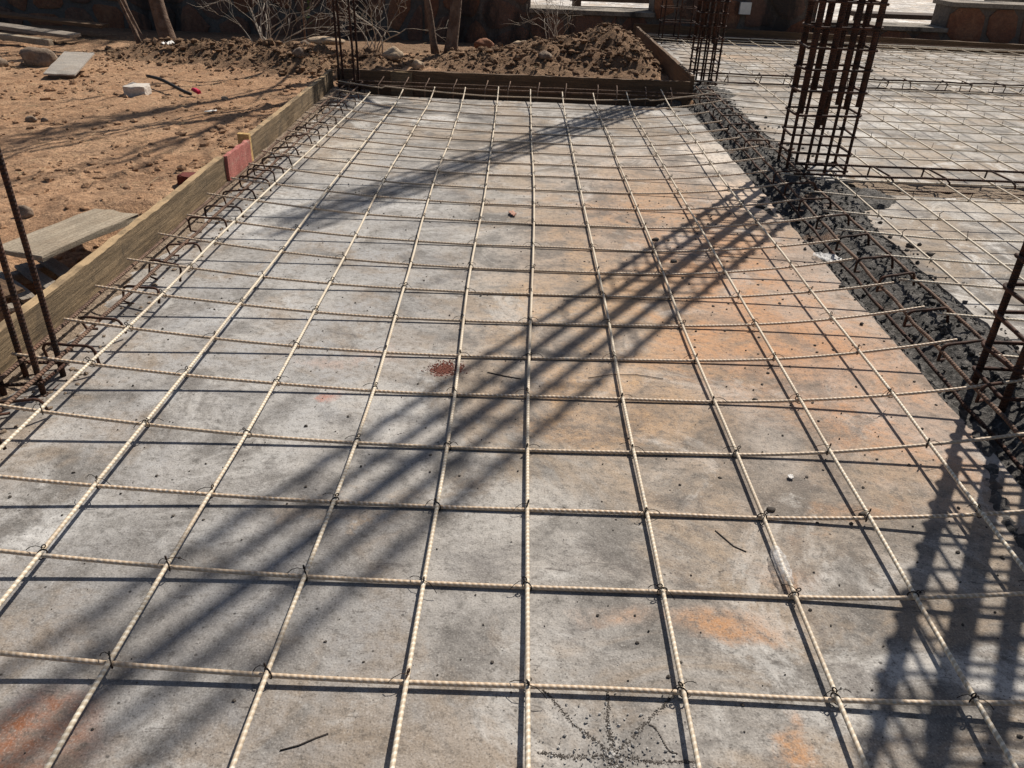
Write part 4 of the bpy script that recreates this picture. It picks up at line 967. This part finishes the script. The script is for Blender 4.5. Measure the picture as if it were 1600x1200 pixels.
def scrap(name, label, x, y, z, s, mat, seed, cat, flat=0.25):
    rg = random.Random(seed); n = 7; V = []; F = []
    for j in range(n):
        for i in range(n):
            u, w = i/(n-1)-.5, j/(n-1)-.5; q = Vector((u*s[0]*(1-0.5*abs(w)), w*s[1]*(1-0.4*abs(u)), 0)); q.z = s[2]*(0.5+noise.noise(Vector((u*4, w*4, seed)))); V.append(q)
    for j in range(n-1):
        for i in range(n-1): F.append((j*n+i, j*n+i+1, (j+1)*n+i+1, (j+1)*n+i))
    o = mesh_obj(name, V, F, mat, None, True, None, (x, y, z)); o.rotation_euler = (0, 0, rg.uniform(0, 3))
    sm_ = o.modifiers.new('thickness', 'SOLIDIFY'); sm_.thickness = 0.0006
    return tag(o, label, cat)
scrap('paper_scrap', 'white scrap of paper on the dirt near the left board', -1.62, 4.35, ground_h(-1.62, 4.35)+0.004, (0.07, 0.03, 0.01), M_WRAP, 3, 'litter')
scrap('paper_scrap', 'crumpled white scrap on the left end of the soil heap', -2.52, 6.1, ground_h(-2.52, 6.1)+0.03, (0.09, 0.06, 0.03), M_WRAP, 4, 'litter')
scrap('dry_leaf', 'pink brown dry leaf on the far concrete floor', 0.02, 2.835, 0.002, (0.055, 0.025, 0.012), M_DRYLEAF, 5, 'leaf')
scrap('plastic_wisp', 'crumpled clear plastic in the black trench', 1.075, 2.50, 0.004, (0.10, 0.07, 0.012), M_FILM, 6, 'litter')
# wisp of film caught on a bar
fx = colX(7, 0.995); V = []; F = []; n = 14
for j in range(n):
    t = j/(n-1); y = 0.955+0.085*t
    for i in range(9):
        a = i/8*5.2-0.8; rr = 0.0065+0.007*abs(noise.noise(Vector((a*1.6, t*5, 2))))+0.004*math.sin(t*3.1)
        V.append((colX(7, y)+math.cos(a)*rr-0.002, y, zt(fx, y)+2*RB+math.sin(a)*rr))
for j in range(n-1):
    for i in range(8): F.append((j*9+i, j*9+i+1, (j+1)*9+i+1, (j+1)*9+i))
tag(mesh_obj('plastic_film', V, F, M_FILM, None, True), 'scrap of clear plastic film wrapped round a near bar', 'litter')
# twigs and wire ends on the floor
def twig(name, label, pts, r, mat=M_DARK, cat='twig'):
    o = tube_obj(name, [(x, y, z) for x, y, z in pts], r, mat, None, 5); return tag(o, label, cat)
twig('twig', 'short dark twig on the near concrete left of the middle', [(-0.242, 0.632, 0.0008), (-0.22, 0.640, 0.0012), (-0.20, 0.652, 0.0008), (-0.186, 0.659, 0.001)], 0.0011)
twig('twig', 'curved dark twig on the concrete above the plastic film', [(0.412, 1.095, 0.0008), (0.424, 1.075, 0.0012), (0.436, 1.055, 0.0008), (0.455, 1.042, 0.001)], 0.0011)
twig('twig', 'thin dark twig crossing the floor in the column shadow', [(-0.02, 1.64, 0.001), (0.02, 1.625, 0.0015), (0.06, 1.615, 0.001)], 0.0014, M_DARK)
twig('twig', 'long thin wire curl right of the column shadow', [(0.22, 1.63, 0.002), (0.28, 1.65, 0.003), (0.34, 1.655, 0.002), (0.40, 1.64, 0.002)], 0.0009)
for i, (px, py, s) in enumerate([(0.70, 1.155, 0.0065), (0.53, 1.16, 0.006), (0.60, 1.56, 0.005), (0.52, 2.62, 0.009), (0.55, 2.42, 0.008), (1.42, 2.66, 0.013), (1.45, 2.58, 0.011), (0.99, 3.05, 0.012)]):
    v, f = rock_geom(rk, (s*1.4, s, s*0.8), 2, 0.3); o = mesh_obj('pebble', v, f, M_DGRIT, None, True, None, (px, py, s*0.3))
    tag(o, ['oval black pebble right of the two orange streaks', 'round black pebble left of the orange streak', 'dark pebble on the orange floor near the right edge', 'dark clod on the floor beside the seventh bar, farther of two', 'dark clod on the floor beside the seventh bar, nearer of two', 'dark clod on the grey floor right of the trench, farther of two', 'dark clod on the grey floor right of the trench, nearer of two', 'dark clod on the floor at the left lip of the trench'][i], 'pebble')
o = scrap('white_chip', 'small white chip on the concrete near the right bars', 0.595, 1.262, 0.003, (0.014, 0.012, 0.004), M_WRAP, 9, 'litter')
# straw on the heaps and the dirt
rg = random.Random(77); mb = MB()
for _ in range(2200):
    x = rg.uniform(-4.2, 1.1); y = rg.uniform(3.0, 7.6)
    if inside(x-0.05, y-0.05) or inside(x+0.06, y): continue
    L = rg.uniform(0.015, 0.06); a = rg.uniform(0, 6.28); z = ground_h(x, y)+0.004
    mb.tube([(x, y, z), (x+math.cos(a)*L, y+math.sin(a)*L, z+rg.uniform(-.002, .012))], 0.0011, 3, cap=False)
o = mb.build('dry_straw', M_STRAW); o['kind'] = 'stuff'; o['label'] = 'dry straw strewn over dirt and soil heaps'
